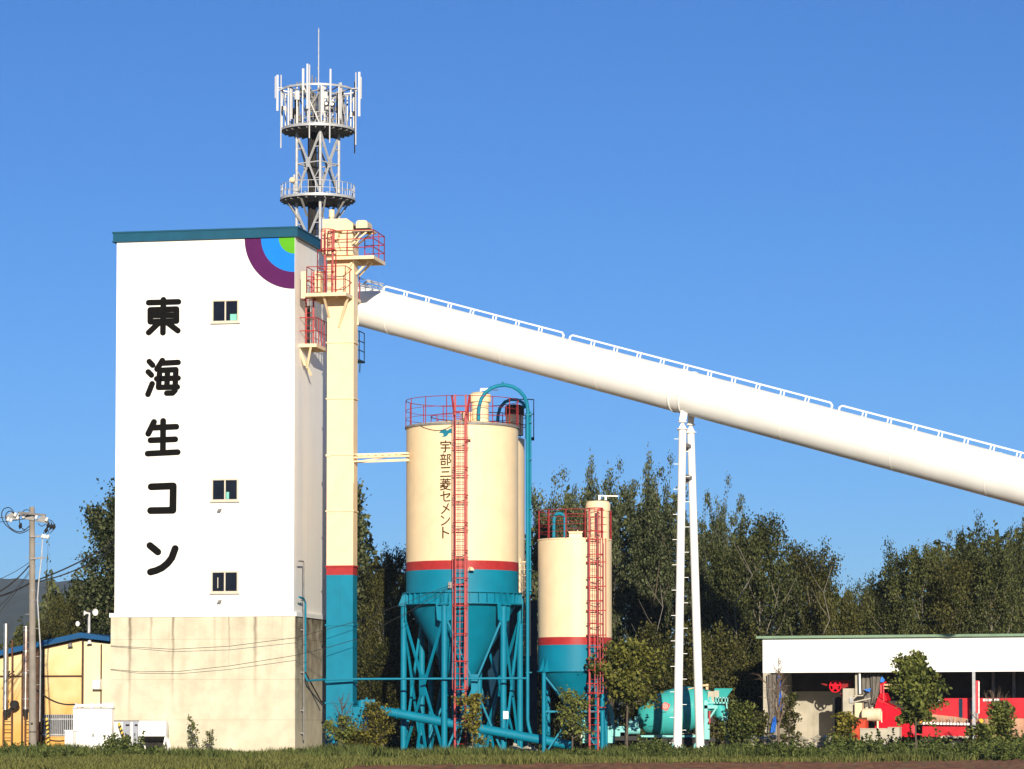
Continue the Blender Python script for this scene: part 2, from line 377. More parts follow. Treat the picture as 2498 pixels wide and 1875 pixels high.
sw=MB(); sw.fbox(T,-.05,.003,.004,TWD,z_conc+.2,z_top-.3)
sw.build('side_wall',M_clads,root)
MB().fbox(T,.0031,.014,-.004,.15,z_conc+.2,z_top-.3).build('corner_trim',M_white,root)
fh=zt(575)
fa=MB(); fa.fbox(T,-TWW-.16,.16,-.10,TWD+.3,fh,z_top)
fa.fbox(T,-TWW-.20,.20,-.14,TWD+.34,z_top,z_top+.07)
fa.fbox(T,-TWW-.20,.20,-.14,TWD+.34,fh-.05,fh)
fa.build('roof_fascia',M_roof,root)
# windows
def window(px0,px1,py0,py1,kind):
    u0,z1=T.hit(px0,py0); u1,z0=T.hit(px1,py1)
    f=MB(); t=.07
    f.fbox(T,u0,u1,-.07,.02,z1-t,z1); f.fbox(T,u0,u1,-.07,.02,z0,z0+t)
    f.fbox(T,u0,u0+t,-.068,.02,z0+t,z1-t); f.fbox(T,u1-t,u1,-.068,.02,z0+t,z1-t)
    um=(u0+u1)/2; f.fbox(T,um-.035,um+.035,-.06,.02,z0+t,z1-t)
    wo=f.build('window',M_frame,root)
    g=MB(); g.fbox(T,u0+t,um-.035,-.035,-.02,z0+t,z1-t); g.fbox(T,um+.035,u1-t,-.03,-.015,z0+t,z1-t)
    g.build('pane',M_glass,wo)
    MB().fbox(T,u0-.06,u1+.06,-.13,-.002,z0-.07,z0).build('sill',M_frame,wo)
    if kind==0: MB().fbox(T,u1-.42,u1-.10,-.05,-.031,z0+t+.01,z0+.38).build('mint_folder',M_minty,wo)
    if kind==1: MB().fbox(T,um+.06,um+.2,-.05,-.031,z0+t+.01,z0+.42).build('curtain_edge',M_minty,wo)
    if kind==2: MB().fbox(T,um-.36,um-.32,-.05,-.036,z0+t+.15,z1-.3).build('inner_bar',M_frame,wo)
window(518,583,732,785,0); window(517,582,1168,1221,1); window(516,582,1393,1445,2)
for px,py in ((537,1245),(537,1468)):
    u,z=T.hit(px,py); s=MB(); s.cyl(T(u,-.002,z),T(u,-.16,z-.02),.07,n=10); s.prism([T(u-.09,-.02,z+.06),T(u+.09,-.02,z+.08),T(u+.07,-.2,z-.02),T(u-.1,-.2,z-.08)],(0,0,.02))
    s.build('wall_spout',M_galvd,root)
# five black characters, the corner emblem
A=lambda x,y:(250+x/2.767,520+y/2.767); B4=lambda x,y:(x/2.2904,1150+y/2.2904)
def tconv(cv):
    def f(x,y,l):
        u,z=T.hit(*cv(x,y)); return T(u,-l,z)
    return f
CH=[(A,18,[[(412,583),(408,806)],[(312,603),(513,597)],[(323,652),(500,646),(500,727),(323,732)],[(325,690),(500,687)],[(378,742),(312,805)],[(438,738),(509,792)]],(2,)),
 (A,17.5,[[(316,1000),(339,1025)],[(309,1070),(331,1092)],[(336,1150),(307,1222)],[(405,993),(368,1052)],[(395,1012),(511,1006)],[(387,1060),(378,1175)],[(387,1060),(496,1055),(490,1195),(474,1213),(434,1214)],[(366,1117),(511,1112)],[(378,1175),(506,1172)],[(440,1060),(435,1172)]],()),
 (A,18.5,[[(348,1408),(309,1488)],[(346,1447),(499,1440)],[(410,1401),(408,1612)],[(325,1532),(492,1525)],[(305,1622),(508,1612)]],()),
 (B4,18,[[(845,85),(968,80),(966,216),(842,218)]],()),
 (B4,18,[[(838,413),(882,449)],[(841,561),(872,553),(905,538),(935,514),(960,482),(979,430)]],())]
for cv,r,pl,cl in CH:
    m_=MB(); strokes(m_,pl,r*1.1,tconv(cv),closed=cl); m_.build('character',M_letter,root)
uc,zc=0.0,fh-.055; px_m=1/S(150)
for r0,r1,m_ in ((.0,41,M_green),(41,86,M_sky),(86,128,M_purple)):
    b=MB(); r0*=px_m; r1*=px_m; n=28
    vs=[];fs=[]
    for i in range(n+1):
        t=PI/2*i/n
        for r in (r0,r1): vs.append(T(uc-math.cos(t)*r,-.005,zc-math.sin(t)*r))
    for i in range(n): fs.append((2*i,2*i+1,2*i+3,2*i+2) if r0>0 else (2*i,2*i+1,2*i+3))
    b.add(vs,fs); b.build('emblem_ring' if r0>0 else 'emblem_quarter',m_,root)
# conduit on the concrete's right face and over to the silos
def on_side(px,py,off):
    F2=Frame(T(off,0,0),TW_RZ+PI/2); u,z=F2.hit(px,py); return F2(u,0,z)
root=thing('conduit_pipe','thin teal conduit climbing the concrete base and running across to the large silo','pipe',T(.5,.6,0),TW_RZ)
pa=on_side(741,1805,.3); pb=on_side(741,1375,.3); b=MB()
b.tube([pa,pb,pb+T.e1*-.02+Vector((0,0,.12)),on_side(727,1368,.3)],.035); b.build('riser_pipe',M_galvd,root)
pc=on_side(745,1660,.34); pd=on_side(745,1470,.34); pe=on_side(730,1456,.34)
b=MB(); b.tube([pe,pe.lerp(pd,.7)+Vector((0,0,.12)),pd,pc+Vector((0,0,.2)),pc+Vector((.1,0,0)),W(797,1657,149.9),W(873,1656,149.9),W(1284,1654,149.8)],.05); b.build('branch_pipe',M_teal,root)
for z in (pa.z+.3,2.2,4,6,7.4): b=MB(); b.fbox(T,.13,.34,(pa-T.o).dot(T.e2)-.05,(pa-T.o).dot(T.e2)+.05,z,z+.05); b.build('pipe_clip',M_galvd,root)
hz=W(747,1642,150.6); b=MB(); b.tube([on_side(745,1640,.36),on_side(760,1668,.5),on_side(784,1712,.6)],.035); b.build('flexible_cable',M_dark,root)

# ------------------------------------------------------------ bucket elevator
e0=W(797,1200,150.8); e0.z=0; E=Frame(e0,TW_RZ)
EW=E.hit(861.5,1200)[0]; ED=.82
ze=lambda py:E.hit(820,py)[1]
root=thing('bucket_elevator','tall cream bucket elevator with a teal foot and red railed platforms','elevator',e0,TW_RZ); EL=root
z_rt,z_rb,z_hd=ze(1380),ze(1402),ze(622)
MB().fbox(E,0,EW,0,ED,z_rt,z_hd).build('casing',M_cream,root)
MB().fbox(E,-.004,EW+.004,-.004,ED+.004,z_rb,z_rt).build('red_band',M_red,root)
MB().fbox(E,0,EW,0,ED,-.3,z_rb).build('teal_casing',M_teal,root)
b=MB()
for py in (835,972,1109,1246): z=ze(py); b.fbox(E,-.05,EW+.05,-.05,ED+.05,z-.03,z+.03)
b.fbox(E,EW*.5-.03,EW*.5+.03,-.012,-.002,z_rt+.02,z_hd-2.2)
b.build('flange',M_cream,root)
b=MB()
for py in (1524,1662,1714): z=ze(py); b.fbox(E,-.05,EW+.05,-.05,ED+.05,z-.04,z+.04)
b.fbox(E,EW*.5-.03,EW*.5+.03,-.012,-.002,.2,z_rb-.02)
b.build('teal_flange',M_teal,root)
b=MB(); b.fbox(E,-.05,EW+.05,-.05,ED+.05,z_rt-.05,z_rt+.02); b.build('red_flange',M_red,root)
# head
hu0=E.hit(788,580)[0]; hu1=E.hit(862,580)[0]; z_ht=ze(534)
b=MB(); zc_=ze(546); cu=E.hit(847,534)[0]
b.prism([E(hu0,-.12,z_hd),E(hu1,-.12,z_hd),E(hu1,-.12,zc_),E(cu,-.12,z_ht),E(hu0,-.12,z_ht)],E.e2*1.15)
z5=ze(567); b.fbox(E,hu0-.03,hu1+.03,-.16,1.07,z5-.05,z5+.04); b.fbox(E,hu0-.03,hu1+.03,-.16,1.07,z_hd-.02,z_hd+.05)
b.build('head_casing',M_cream,root)
b=MB(); u=E.hit(804,520)[0]; b.cyl(E(u,.4,z_ht-.05),E(u,.4,ze(526)),.10,n=14); b.cyl(E(u,.4,ze(526)),E(u,.4,ze(508)),.14,n=16)
b.build('vent_cap',M_cream,root,smooth=True)
# motor under its cowl, on brackets
mu0=E.hit(872,550)[0]; mu1=E.hit(900,550)[0]; mz0=ze(560); mz1=ze(541)
b=MB(); h=mz1-mz0; pr=[E(mu0,-.3,mz0)]+[E(mu0+(mu1-mu0)*x,-.3,mz0+h*y) for x,y in ((0,.72),(.1,.93),(.25,1),(.75,1),(.92,.9),(1,.65),(1,0))]
b.prism(pr,E.e2*.95); mo=b.build('motor_cowl',M_cream,root)
b=MB(); b.fbox(E,mu0+.03,mu1+.1,-.27,.6,mz0-.1,mz0-.005); b.cyl(E(mu0-.25,.1,mz0+.1),E(mu0,.1,mz0+.1),.09); b.build('motor',M_black,mo)
b=MB()
for d in (-.25,.5):
    b.bar(E(hu1,d,mz0-.15),E(mu1+.2,d,mz0-.15),.08); b.bar(E(hu1,d,ze(598)),E(mu1-.05,d,mz0-.19),.07); b.bar(E(hu1,d,ze(592)),E(mu0+.15,d,mz0-.19),.05)
b.bar(E(mu1+.2,-.29,mz0-.15),E(mu1+.2,.54,mz0-.15),.08); b.build('motor_bracket',M_cream,root)
b=MB(); z=ze(572); u=E.hit(823,572)[0]; b.fbox(E,u-.17,u+.17,-.5,-.17,z-.12,z); b.fbox(E,u-.25,u+.3,-.4,-.17,z+.1,z+.16)
for du in (-.13,.13): b.bar(E(u+du,-.46,z-.12),E(u+du*1.6,-.17,z-.75),.04)
b.fbox(E,u-.13,u+.13,-.505,-.5,z-.3,z-.12); b.build('drive_bracket',M_cream,root)
# platforms
def platform(name,z,u0,u1,d0,d1,brk):
    b=MB(); t=.10
    b.fbox(E,u0,u1,d0,d1,z-.03,z)
    for d in (d0,d1-.06): b.fbox(E,u0,u1,d,d+.06,z-.16,z-.031)
    for u in (u0,u1-.06): b.fbox(E,u,u+.06,d0+.06,d1-.06,z-.16,z-.031)
    n=int((u1-u0)/.5)
    for i in range(1,n): uu=u0+(u1-u0)*i/n; b.fbox(E,uu-.02,uu+.02,d0+.06,d1-.06,z-.11,z-.031)
    n=int((d1-d0)/.45)
    for i in range(1,n): dd=d0+(d1-d0)*i/n; b.fbox(E,u0+.06,u1-.06,dd-.015,dd+.015,z-.09,z-.032)
    for a,c in brk: b.bar(a,c,.09,.09)
    return b.build(name,M_cream,root)
def at_d(px,py,d): return E.hit(px,py,d)
u1a,zU=at_d(912,622,-.5); u0a=at_d(797,630,-.5)[0]
pu=platform('upper_platform',zU,u0a,u1a,-.5,1.8,[(E(EW,-.1,zU-.16),E(EW-.5,-.02,zU-.85)),(E(EW+.02,.4,zU-.75),E(EW+.6,.4,zU-.16)),(E(EW+.02,1.,zU-.75),E(EW+.6,1.,zU-.16))])
b=MB(); rail_path(b,[E(EW-.2,-.46,zU),E(u1a-.04,-.46,zU),E(u1a-.04,1.76,zU),E(EW+.1,1.76,zU)],1.22,r=.025,rails=(1,.66,.33),post=1.1)
rail_path(b,[E(u0a+.04,-.46,zU),E(EW-.2,-.46,zU)],1.22,r=.022,rails=(1,.66,.33),post=.9); rail_path(b,[E(u0a+.04,-.46,zU),E(u0a+.04,1.2,zU)],1.22,r=.022,rails=(1,.5))
b.build('railing',M_red,pu)
u1b,zL=at_d(844,712,-1.3); u0b=at_d(745,715,-1.3)[0]
pl=platform('lower_platform',zL,u0b,u1b,-1.3,1.6,[(E(u1b-.1,-.6,zL-.16),E(EW*.45,-.03,zL-1.5)),(E(.1,-1.0,zL-.16),E(.1,-.02,zL-1.0)),(E(u1b-.1,.9,zL-.16),E(EW+.02,.75,zL-1.3))])
b=MB(); rail_path(b,[E(u0b+.05,-1.26,zL),E(u1b-.05,-1.26,zL),E(u1b-.05,1.5,zL)],1.25,r=.022,rails=(1,.5),post=.85)
rail_path(b,[E(u0b+.05,-1.26,zL),E(u0b+.05,1.5,zL)],1.25,r=.022,rails=(1,.5),post=.9)
b.bar(E(u1b-.05,-1.2,zL+.3),E(u1b-.55,-1.26,zL+.05),.03); b.build('railing',M_red,pl)
b=MB(); ub,zb1=at_d(734,662,-1.0); ub2,zb0=at_d(747,727,-1.0); b.fbox(E,ub,ub2,-1.0,-.94,zb0,zb1); b.fbox(E,ub,ub+.05,-.94,-.4,zb0,zb1); b.build('wind_screen',M_cream,pl)
b=MB(); uq,zq1=at_d(768,660,-.3); uq2,zq0=at_d(781,711,-.3); b.fbox(E,uq,uq2,-.3,.3,zq0,zq1); b.fbox(E,uq-.02,uq2+.02,-.33,.33,(zq0+zq1)/2,(zq0+zq1)/2+.06); b.build('control_box',M_cream,pl)
# lowest landing on the tower's right wall
zT=at_d(745,838,-.2)[1]; uu0=at_d(722,838,-.2)[0]; uu1=at_d(772,838,-.2)[0]
p3=platform('side_landing',zT,uu0,uu1,-.2,2.0,[(E(uu0+.1,-.15,zT-.16),E(uu0+.5,.7,zT-1.4)),(E(uu1-.3,-.15,zT-.16),E(uu0+.4,.3,zT-1.1)),(E(uu0+.35,.1,zT-1.0),E(uu0+.1,-.1,zT-.16))])
b=MB(); rail_path(b,[E(uu0+.04,-.16,zT),E(uu1-.04,-.16,zT),E(uu1-.04,1.9,zT)],1.25,r=.024,rails=(1,.5),post=.55)
rail_path(b,[E(uu0+.04,-.16,zT),E(uu0+.04,1.9,zT)],1.25,r=.024,rails=(1,.5),post=.9)
for du in (.04,.10): b.cyl(E(uu0+du,-.16,zT),E(uu0+du,-.16,zL+1.1),.025,n=6)
b.build('railing',M_red,p3)
MB().fbox(E,uu0+.12,uu0+.3,1.2,1.26,zT,zT+2.0).build('tower_door',M_dark,p3)
# ladders between the landings
nf=-E.e2
lu=at_d(797,700,-1.0)[0]; ladder(E(lu,-.62,zL),zU+1.25,nf,.38,root,M_red,rail=.085,cage=(zL+2.1,zU+1.2),hoop_r=.34,hoop_step=.85)
lu=at_d(757,800,.2)[0]; ladder(E(lu,.1,zT),zL+1.2,nf,.36,root,M_red,rail=.075,cage=(zT+2.1,zL+.9),hoop_r=.32,hoop_step=.8)
lu=at_d(771,690,-1.)[0]; b=MB(); rail_path(b,[E(lu,-.75,zL),E(lu+.9,-.75,zL)],2.1,r=.025,rails=(1,.5),post=.85); rail_path(b,[E(lu,-.75,zL),E(lu+.2,-.15,zL)],2.1,r=.025,rails=(1,.6)); b.build('stair_guard',M_red,root)
# small dark landing behind
zB=E.hit(876,878,1.3)[1]; uB=E.hit(882,878,1.3)[0]
b=MB(); b.fbox(E,EW-.3,uB,.9,2.0,zB-.08,zB); b.bar(E(EW,1.2,zB-.6),E(uB-.05,1.2,zB-.08),.06); pb_=b.build('rear_landing',M_navy,root)
b=MB(); rail_path(b,[E(EW-.3,.95,zB),E(uB-.03,.95,zB),E(uB-.03,1.95,zB)],1.35,r=.025,rails=(1,.66,.33),post=.9); b.build('railing',M_navy,pb_)
# foot: inlet box, boot, rungs
b=MB(); u0,z1=E.hit(864,1724,.1); u1,z0=E.hit(898,1778,.1)
b.fbox(E,EW,u1,.1,.75,z0,z1); b.prism([E(EW,.05,z0-.35),E(u1+.35,.05,z0-.2),E(u1+.1,.05,z0-.02),E(EW,.05,z0-.02)],E.e2*.75)
b.fbox(E,EW,E.hit(888,1800,.1)[0],-.1,.8,-.2,z0-.4); b.cyl(E(EW+.35,.4,z1),E(EW+.35,.4,z1+.3),.22,n=14); b.build('inlet_box',M_teal,root)
b=MB()
for i in range(7): z=.15+i*.3; b.bar(E(EW-.45,-.12,z),E(EW-.05,-.12,z),.035)
for u in (EW-.45,EW-.05): b.bar(E(u,-.12,.1),E(u,-.12,2.3),.03)
b.build('foot_rungs',M_teal,root)
MB().fbox(E,.12,EW-.12,-.06,-.004,.35,1.1).build('inspection_door',M_teal,root)

# bridge beam from elevator to silo
p0=E(-.03,-.05,0); zbr=E.hit(800,1117,-.1)[1]
root=thing('pipe_bridge','narrow cream bridge beam reaching from the elevator to the large silo','bridge',E(EW,0,zbr-.2),TW_RZ)
a=E(-.03,-.08,zbr); q=W(996,1111,151.6); b=MB()
lift=Vector((0,0,.2)); side=E.e2*.5
for s in (Vector((0,0,0)),side):
    b.bar(a+s+lift*.6,q+s+lift*.6,.07,.09); b.bar(E(EW,0,zbr-.17)+s,q+s-lift*.9,.06,.07)
for i in range(1,9): t=i/8; p=E(EW,0,zbr).lerp(q,t); b.bar(p+lift*.5,p+side+lift*.5,.03,.04)
b.bar(E(EW,.25,zbr-.17),q+side*.5+lift*.5,.05); b.bar(E(EW+.0,0,zbr-.2),E(EW-.02,.1,zbr-1.2),.06)
b.build('beam',M_cream,root)
b=MB(); aa=E(EW,.1,zbr+.02); b.tube([aa,q+side*.4],.05); b.build('bridge_pipe',M_cream,root)

# ------------------------------------------------------------ inclined conveyor gallery
GA=W(850,737,157.2); GB=W(2600,1204,137.0)
gd=(GB-GA).normalized(); gs=gd.cross(Vector((0,0,1))).normalized(); gu=gs.cross(gd)
GR=1.0
root=thing('conveyor_gallery','long white tubular conveyor gallery sloping down to the right from the elevator','conveyor',GA)
def gp(t,a=0,b_=0): return GA+gd*t+gs*a+gu*b_
GL=(GB-GA).length
b=MB(); b.cyl(GA,GB,GR,n=72,caps=True); b.build('gallery_tube',M_tube,root,smooth=True)
def g_at(px):   # distance along the axis for a picture column
    lo,hi=0,GL
    for _ in range(50):
        m_=(lo+hi)/2; p=gp(m_); x=1249+FL*p.x/(p.y)*1.0
        if x<px: lo=m_
        else: hi=m_
    return lo
tr=g_at(1672)
for tt,hh in ((tr-.28,.035),(tr+.28,.035),(g_at(965),.015),(g_at(1245),.008),(g_at(1480),.008),(g_at(1930),.008),(g_at(2200),.008),(g_at(2430),.008)): b=MB(); b.lathe(gp(tt),[(GR+.001,-.03),(GR+hh,-.03),(GR+hh,.03),(GR+.001,.03)],72,axis=gd); b.build('collar',M_tube,root,smooth=True)
segs=[(875,920,False),(922,1362,True),(1378,2018,True),(2036,2640,True)]
for a_,c_,ok in segs:
    for sgn in ((1,)):
        b=MB(); t0,t1=g_at(a_),g_at(c_); aa=.0; hb=GR; ht=hb+.23
        b.bar(gp(t0+.12,aa,ht),gp(t1-.12,aa,ht),.075,.075,up=gu)
        for tt,dr in ((t0,.12),(t1,-.12)): b.bar(gp(tt+dr,aa,ht),gp(tt,aa,ht-.10),.07,.07,up=gs); b.bar(gp(tt,aa,ht-.08),gp(tt,aa,hb-.03),.07,.07,up=gs)
        n=max(1,round((t1-t0)/1.32)); pr_=[]
        for i in range(1,n):
            tt=t0+(t1-t0)*i/n
            for k in (-.085,.085): b.bar(gp(tt+k,aa,ht-.03),gp(tt+k,aa,hb-.03),.05,.05,up=gs)
        b.build('gallery_railing',M_tube if ok else M_galv,root)
b=MB(); t0=g_at(866); t1=g_at(905)
for sgn in (-1,1): b.bar(gp(t0,.5*sgn,1.06),gp(t1,.5*sgn,1.06),.05); b.bar(gp(t0,.5*sgn,1.3),gp(t1,.5*sgn,1.3),.04)
b.bar(gp(t0,-.5,1.04),gp(t0,.5,1.04),.04); b.build('head_walkway',M_galv,root)

# trestle
Yt=gp(tr).y
root=thing('gallery_trestle','white two legged steel trestle with step irons carrying the conveyor gallery','trestle',W(1680,1838,Yt))
L1b=W(1652,1842,Yt-1.4); L1t=W(1665,1046,Yt-.55); L2b=W(1709,1842,Yt+1.8); L2t=W(1685,1053,Yt+.55)
L1b.z=-.2; L2b.z=-.2
for pb2,pt2 in ((L1b,L1t),(L2b,L2t)):
    b=MB(); b.cyl(pb2,pt2,.205,.175,n=28); lg=b.build('leg',M_white,root,smooth=True)
    ax=(pt2-pb2).normalized(); b=MB(); b.cyl(pt2-ax*.04,pt2,.27,n=20); b.cyl(pt2,pt2+Vector((0,0,.42)),.085,n=10)
    for k in range(4): t=PI/2*k+.4; v=Vector((math.cos(t),math.sin(t),0)); b.prism([pt2+v*.22,pt2+v*.05+Vector((0,0,.3)),pt2+v*.05],Vector((-v.y,v.x,0))*.02)
    b.cyl(pt2+Vector((0,0,.3)),pt2+Vector((0,0,.36)),.2,n=16); b.build('head_plate',M_white,lg)
ax=(L1t-L1b)
for i in range(26):
    b=MB(); p=L1b+ax*((i+.6)/26.4); s=-1 if i%2 else 1
    b.bar(p+Vector((.18*s,-.05,0)),p+Vector((.38*s,-.05,0)),.024); b.build('step_iron',M_white,root)
for f in (.955,.86): 
    b=MB(); p=L1b.lerp(L1t,f); q=L2b.lerp(L2t,f); b.bar(p,q,.12,.16); b.prism([q+Vector((-.02,0,-.1)),q+Vector((-.3,-.1,.12)),q+Vector((-.3,-.1,-.3))],Vector((0,.04,0))); b.build('tie_plate',M_galvd,root)
b=MB()
sd1=gp(tr,-.85 if gs.y>0 else .85,-.75); sd2=gp(tr,.55 if gs.y>0 else -.55,-.85)
c=L1t+Vector((0,0,.42)); b.prism([c+Vector((-.16,-.02,-.02)),c+Vector((.16,-.02,-.02)),c+Vector((.27,-.02,.5)),c+Vector((-.04,-.02,.58))],Vector((0,.5,0)))
b.build('saddle',M_white,root)
b=MB(); c=L2t+Vector((0,0,.42)); b.prism([c+Vector((-.14,-.1,-.05)),c+Vector((.14,-.1,-.05)),c+Vector((.2,-.1,.6)),c+Vector((-.1,-.1,.6))],Vector((0,.4,0))); b.build('rear_saddle',M_white,root)

# ------------------------------------------------------------ antenna tower behind
Ya=163.0; ac=W(775,500,Ya); ac.z=0
root=thing('antenna_tower','galvanised lattice phone mast with two round platforms and white panel antennas','mast',ac)
za=lambda py:W(775,py,Ya).z
def ap(px,py,dy=0): return W(px,py,Ya+dy)
Rm=52/S(Ya); angs=[R_(t) for t in (10,100,190,280)]
legs=[Vector((ac.x+Rm*math.sin(t),ac.y-Rm*math.cos(t),0)) for t in angs]
zUp=za(318); zRing=za(222); zLo=za(487)
for p in legs:
    b=MB(); b.cyl(p,p+Vector((0,0,zUp+2.0)),.075,n=10); b.build('leg',M_galv,root,smooth=True)
zs=[0,za(1180),za(960),za(760),za(620),zLo-.3,za(330)]
zs=[0]; z=zLo-.6
lev=[]; zz=z
while zz>3: lev.append((zz-2.6,zz)); zz-=2.6
lev.append((zLo+.15,zUp-.2))
b=MB(); gz=MB()
for (z0,z1) in lev:
    for i in range(4):
        p,q=legs[i],legs[(i+1)%4]; m_=p.lerp(q,.5)
        zm=z0+(z1-z0)*.52 if z1-z0>2.65 else z0+(z1-z0)*.45
        for a2,c2 in ((p,q),(q,p)):
            b.bar(Vector((a2.x,a2.y,z1)),Vector((m_.x,m_.y,zm)),.085,.085); b.bar(Vector((m_.x,m_.y,zm)),Vector((c2.x,c2.y,z0)) if False else Vector((a2.x,a2.y,z0)),.075,.075)
        b.bar(Vector((p.x,p.y,zm)),Vector((q.x,q.y,zm)),.06)
        b.bar(Vector((p.x,p.y,z0)),Vector((q.x,q.y,z0)),.07)
        for f_,g_ in ((.25,z0+(zm-z0)*.5),(.75,z0+(zm-z0)*.5),(.25,zm+(z1-zm)*.5),(.75,zm+(z1-zm)*.5)):
            x_=p.lerp(q,f_); o_=p if f_<.5 else q; b.bar(Vector((x_.x,x_.y,g_)),Vector((o_.x,o_.y,g_)),.045); b.bar(Vector((x_.x,x_.y,g_)),Vector((o_.x,o_.y,g_+(z1-z0)*.16)),.035)
        nrm=(m_-Vector((ac.x,ac.y,0))).normalized(); t_=Vector((-nrm.y,nrm.x,0))
        gz.prism([Vector((m_.x,m_.y,zm))+nrm*.045+t_*x+Vector((0,0,y)) for x,y in ((-.1,-.25),(.1,-.25),(.14,0),(.1,.25),(-.1,.25),(-.14,0))],nrm*.02)
b.build('bracing',M_galv,root); gz.build('gusset_plate',M_galv,root)
b=MB(); cx=ap(766,400); 
b.lathe((cx.x,Ya,zLo-4),[(.13,0),(.16,3.2),(.13,4.5),(.18,5.2),(.13,7),(.2,zUp-zLo+3.9)],14)
rnd=random.Random(3)
for i in range(16): t=rnd.uniform(0,6.28); b.cyl((cx.x+.22*math.cos(t),Ya+.22*math.sin(t),0.5),(cx.x+.30*math.cos(t+.3),Ya+.30*math.sin(t+.3),zUp),.028,n=6)
b.build('cable_bundle',M_dark,root)
b=MB(); p=ap(785,400); b.cyl((p.x,p.y-1.05,0.5),(p.x,p.y-1.05,za(275)),.07,n=8); b.build('cable_riser',M_galvd,root)
def deck(z,R,ringm):
    b=MB(); o=Vector((ac.x,ac.y,z)); b.lathe(o,[(.45,-.05),(R,-.05),(R,0),(.45,0),(.45,-.05)],48)
    for k in range(24): t=2*PI*k/24; v=Vector((math.cos(t),math.sin(t),0)); b.bar(o+v*.45+Vector((0,0,-.11)),o+v*(R-.04)+Vector((0,0,-.11)),.05,.11)
    for rr in (R*.4,R*.6,R*.8): b.lathe(o,[(rr-.03,-.14),(rr+.03,-.14),(rr+.03,-.055),(rr-.03,-.055)],36)
    d=b.build('platform_deck',M_galvd,root)
    b=MB(); b.lathe(o,[(R+.001,-.07),(R+.05,-.07),(R+.05,.06),(R+.001,.06)],48); b.build('deck_rim',M_galv,d,smooth=True)
    return d
RL=90.5/S(Ya); RU=88.5/S(Ya)
dl=deck(zLo,RL,0); du=deck(zUp,RU,0)
b=MB(); pts=[Vector((ac.x+RL*math.cos(2*PI*k/32),ac.y+RL*math.sin(2*PI*k/32),zLo)) for k in range(32)]
rail_path(b,pts,.72,closed=True,r=.018,rails=(1,.5),post=.36); b.build('railing',M_galv,dl)
for k in range(8):
    b=MB(); t=2*PI*k/8+.3; v=Vector((math.cos(t),math.sin(t),0)); b.bar(Vector((ac.x,ac.y,zLo-.1))+v*(RL-.25),Vector((ac.x,ac.y,zLo-1.0))+v*Rm*.95,.08); b.build('deck_bracket',M_galvd,dl)
o=Vector((ac.x,ac.y,0)); b=MB()
b.lathe(o,[(RU,zRing-.05),(RU+.05,zRing-.05),(RU+.05,zRing+.05),(RU,zRing+.05),(RU,zRing-.05)],56)
b.build('antenna_ring',M_galv,root,smooth=True)
b=MB()
for k in range(12):
    t=2*PI*k/12+.15; v=Vector((math.cos(t),math.sin(t),0)); b.cyl(o+v*RU+Vector((0,0,zUp)),o+v*RU+Vector((0,0,zRing)),.045,n=8)
    v2=Vector((math.cos(t+.5),math.sin(t+.5),0))
    if k%2==0: b.cyl(o+v*RU+Vector((0,0,zRing)),o+v2*RU*.9+Vector((0,0,zUp)),.03,n=6)
    b.bar(o+v*RU+Vector((0,0,zRing-.02)),o+v*.5+Vector((0,0,zRing-.25)),.05)
for k in range(4): b.bar(legs[k]+Vector((0,0,zUp+1.9)),legs[(k+1)%4]+Vector((0,0,zUp+1.9)),.06); b.bar(legs[k]+Vector((0,0,zUp)),legs[(k+1)%4]+Vector((0,0,zUp+1.9)),.05)
b.build('ring_post',M_galv,root)
b=MB(); pts=[Vector((ac.x+RU*.66*math.cos(2*PI*k/20),ac.y+RU*.66*math.sin(2*PI*k/20),zUp)) for k in range(20)]
rail_path(b,pts,.75,closed=True,r=.02,rails=(1,.66,.33),post=.3); b.build('inner_railing',M_galv,du)
cv=lambda x,y:(640+x/3.194,40+y/3.194)
AN=[(101,465,637,8,-.3),(118,455,735,17,-.9),(145,455,1025,10,-.5),(318,405,575,18,-1.75),(351,368,718,15,-1.95),(367,375,948,9,-1.85),(388,460,515,7,1.6),(415,475,520,7,1.7),(531,408,692,14,-1.85),(525,680,985,10,-1.8),(728,435,1000,10,-.6),(755,432,778,18,-.8),(769,470,642,9,-.2),(720,500,1065,10,.5),(270,510,560,7,1.5),(295,508,560,8,1.6),(497,515,560,7,1.6)]
for x,y0,y1,wd,dy in AN:
    p1=ap(*cv(x,y0),dy); p0=ap(*cv(x,y1),dy); r=wd/3.194/2/S(Ya); b=MB(); p0.x=p1.x=(p0.x+p1.x)/2
    if wd>12: b.box((p0+p1)/2,(2*r,r*1.5,(p1-p0).z)); b.cyl(p0+Vector((0,r*1.2,.15)),p1+Vector((0,r*1.2,-.1)),.03)
    else: b.cyl(p0,p1,max(r,.035),n=10)
    zz=max(p0.z+.1,min(p1.z-.1,zRing)); c=Vector((ac.x,ac.y,zz)); v=Vector((p0.x-c.x,p0.y-c.y,0)); 
    if v.length>.3: b.bar(Vector((p0.x,p0.y,zz)),c+v.normalized()*(RU+.02),.05)
    b.build('panel_antenna' if wd>12 else 'whip_antenna',mat('antenna_grey',(.52,.52,.53),.5,var=.06) if dy<.3 else M_galvd,root)
rnd=random.Random(14)
for i in range(12):
    t=2*PI*(i+.5)/12+rnd.uniform(-.1,.1); v=Vector((math.cos(t),math.sin(t),0)); 
    if abs(v.x)>.9: continue
    p=o+v*(RU-.12); z0=zUp+rnd.uniform(.1,.6); z1=zRing+rnd.uniform(-.2,.25); b=MB(); b.box(p+Vector((0,0,(z0+z1)/2)),(rnd.uniform(.09,.16),.10,z1-z0),t); b.cyl(p+v*.06+Vector((0,0,z0-.1)),p+v*.06+Vector((0,0,z1)),.03); b.build('panel_antenna',mat('antenna_grey',(.52,.52,.53),.5,var=.06),root)
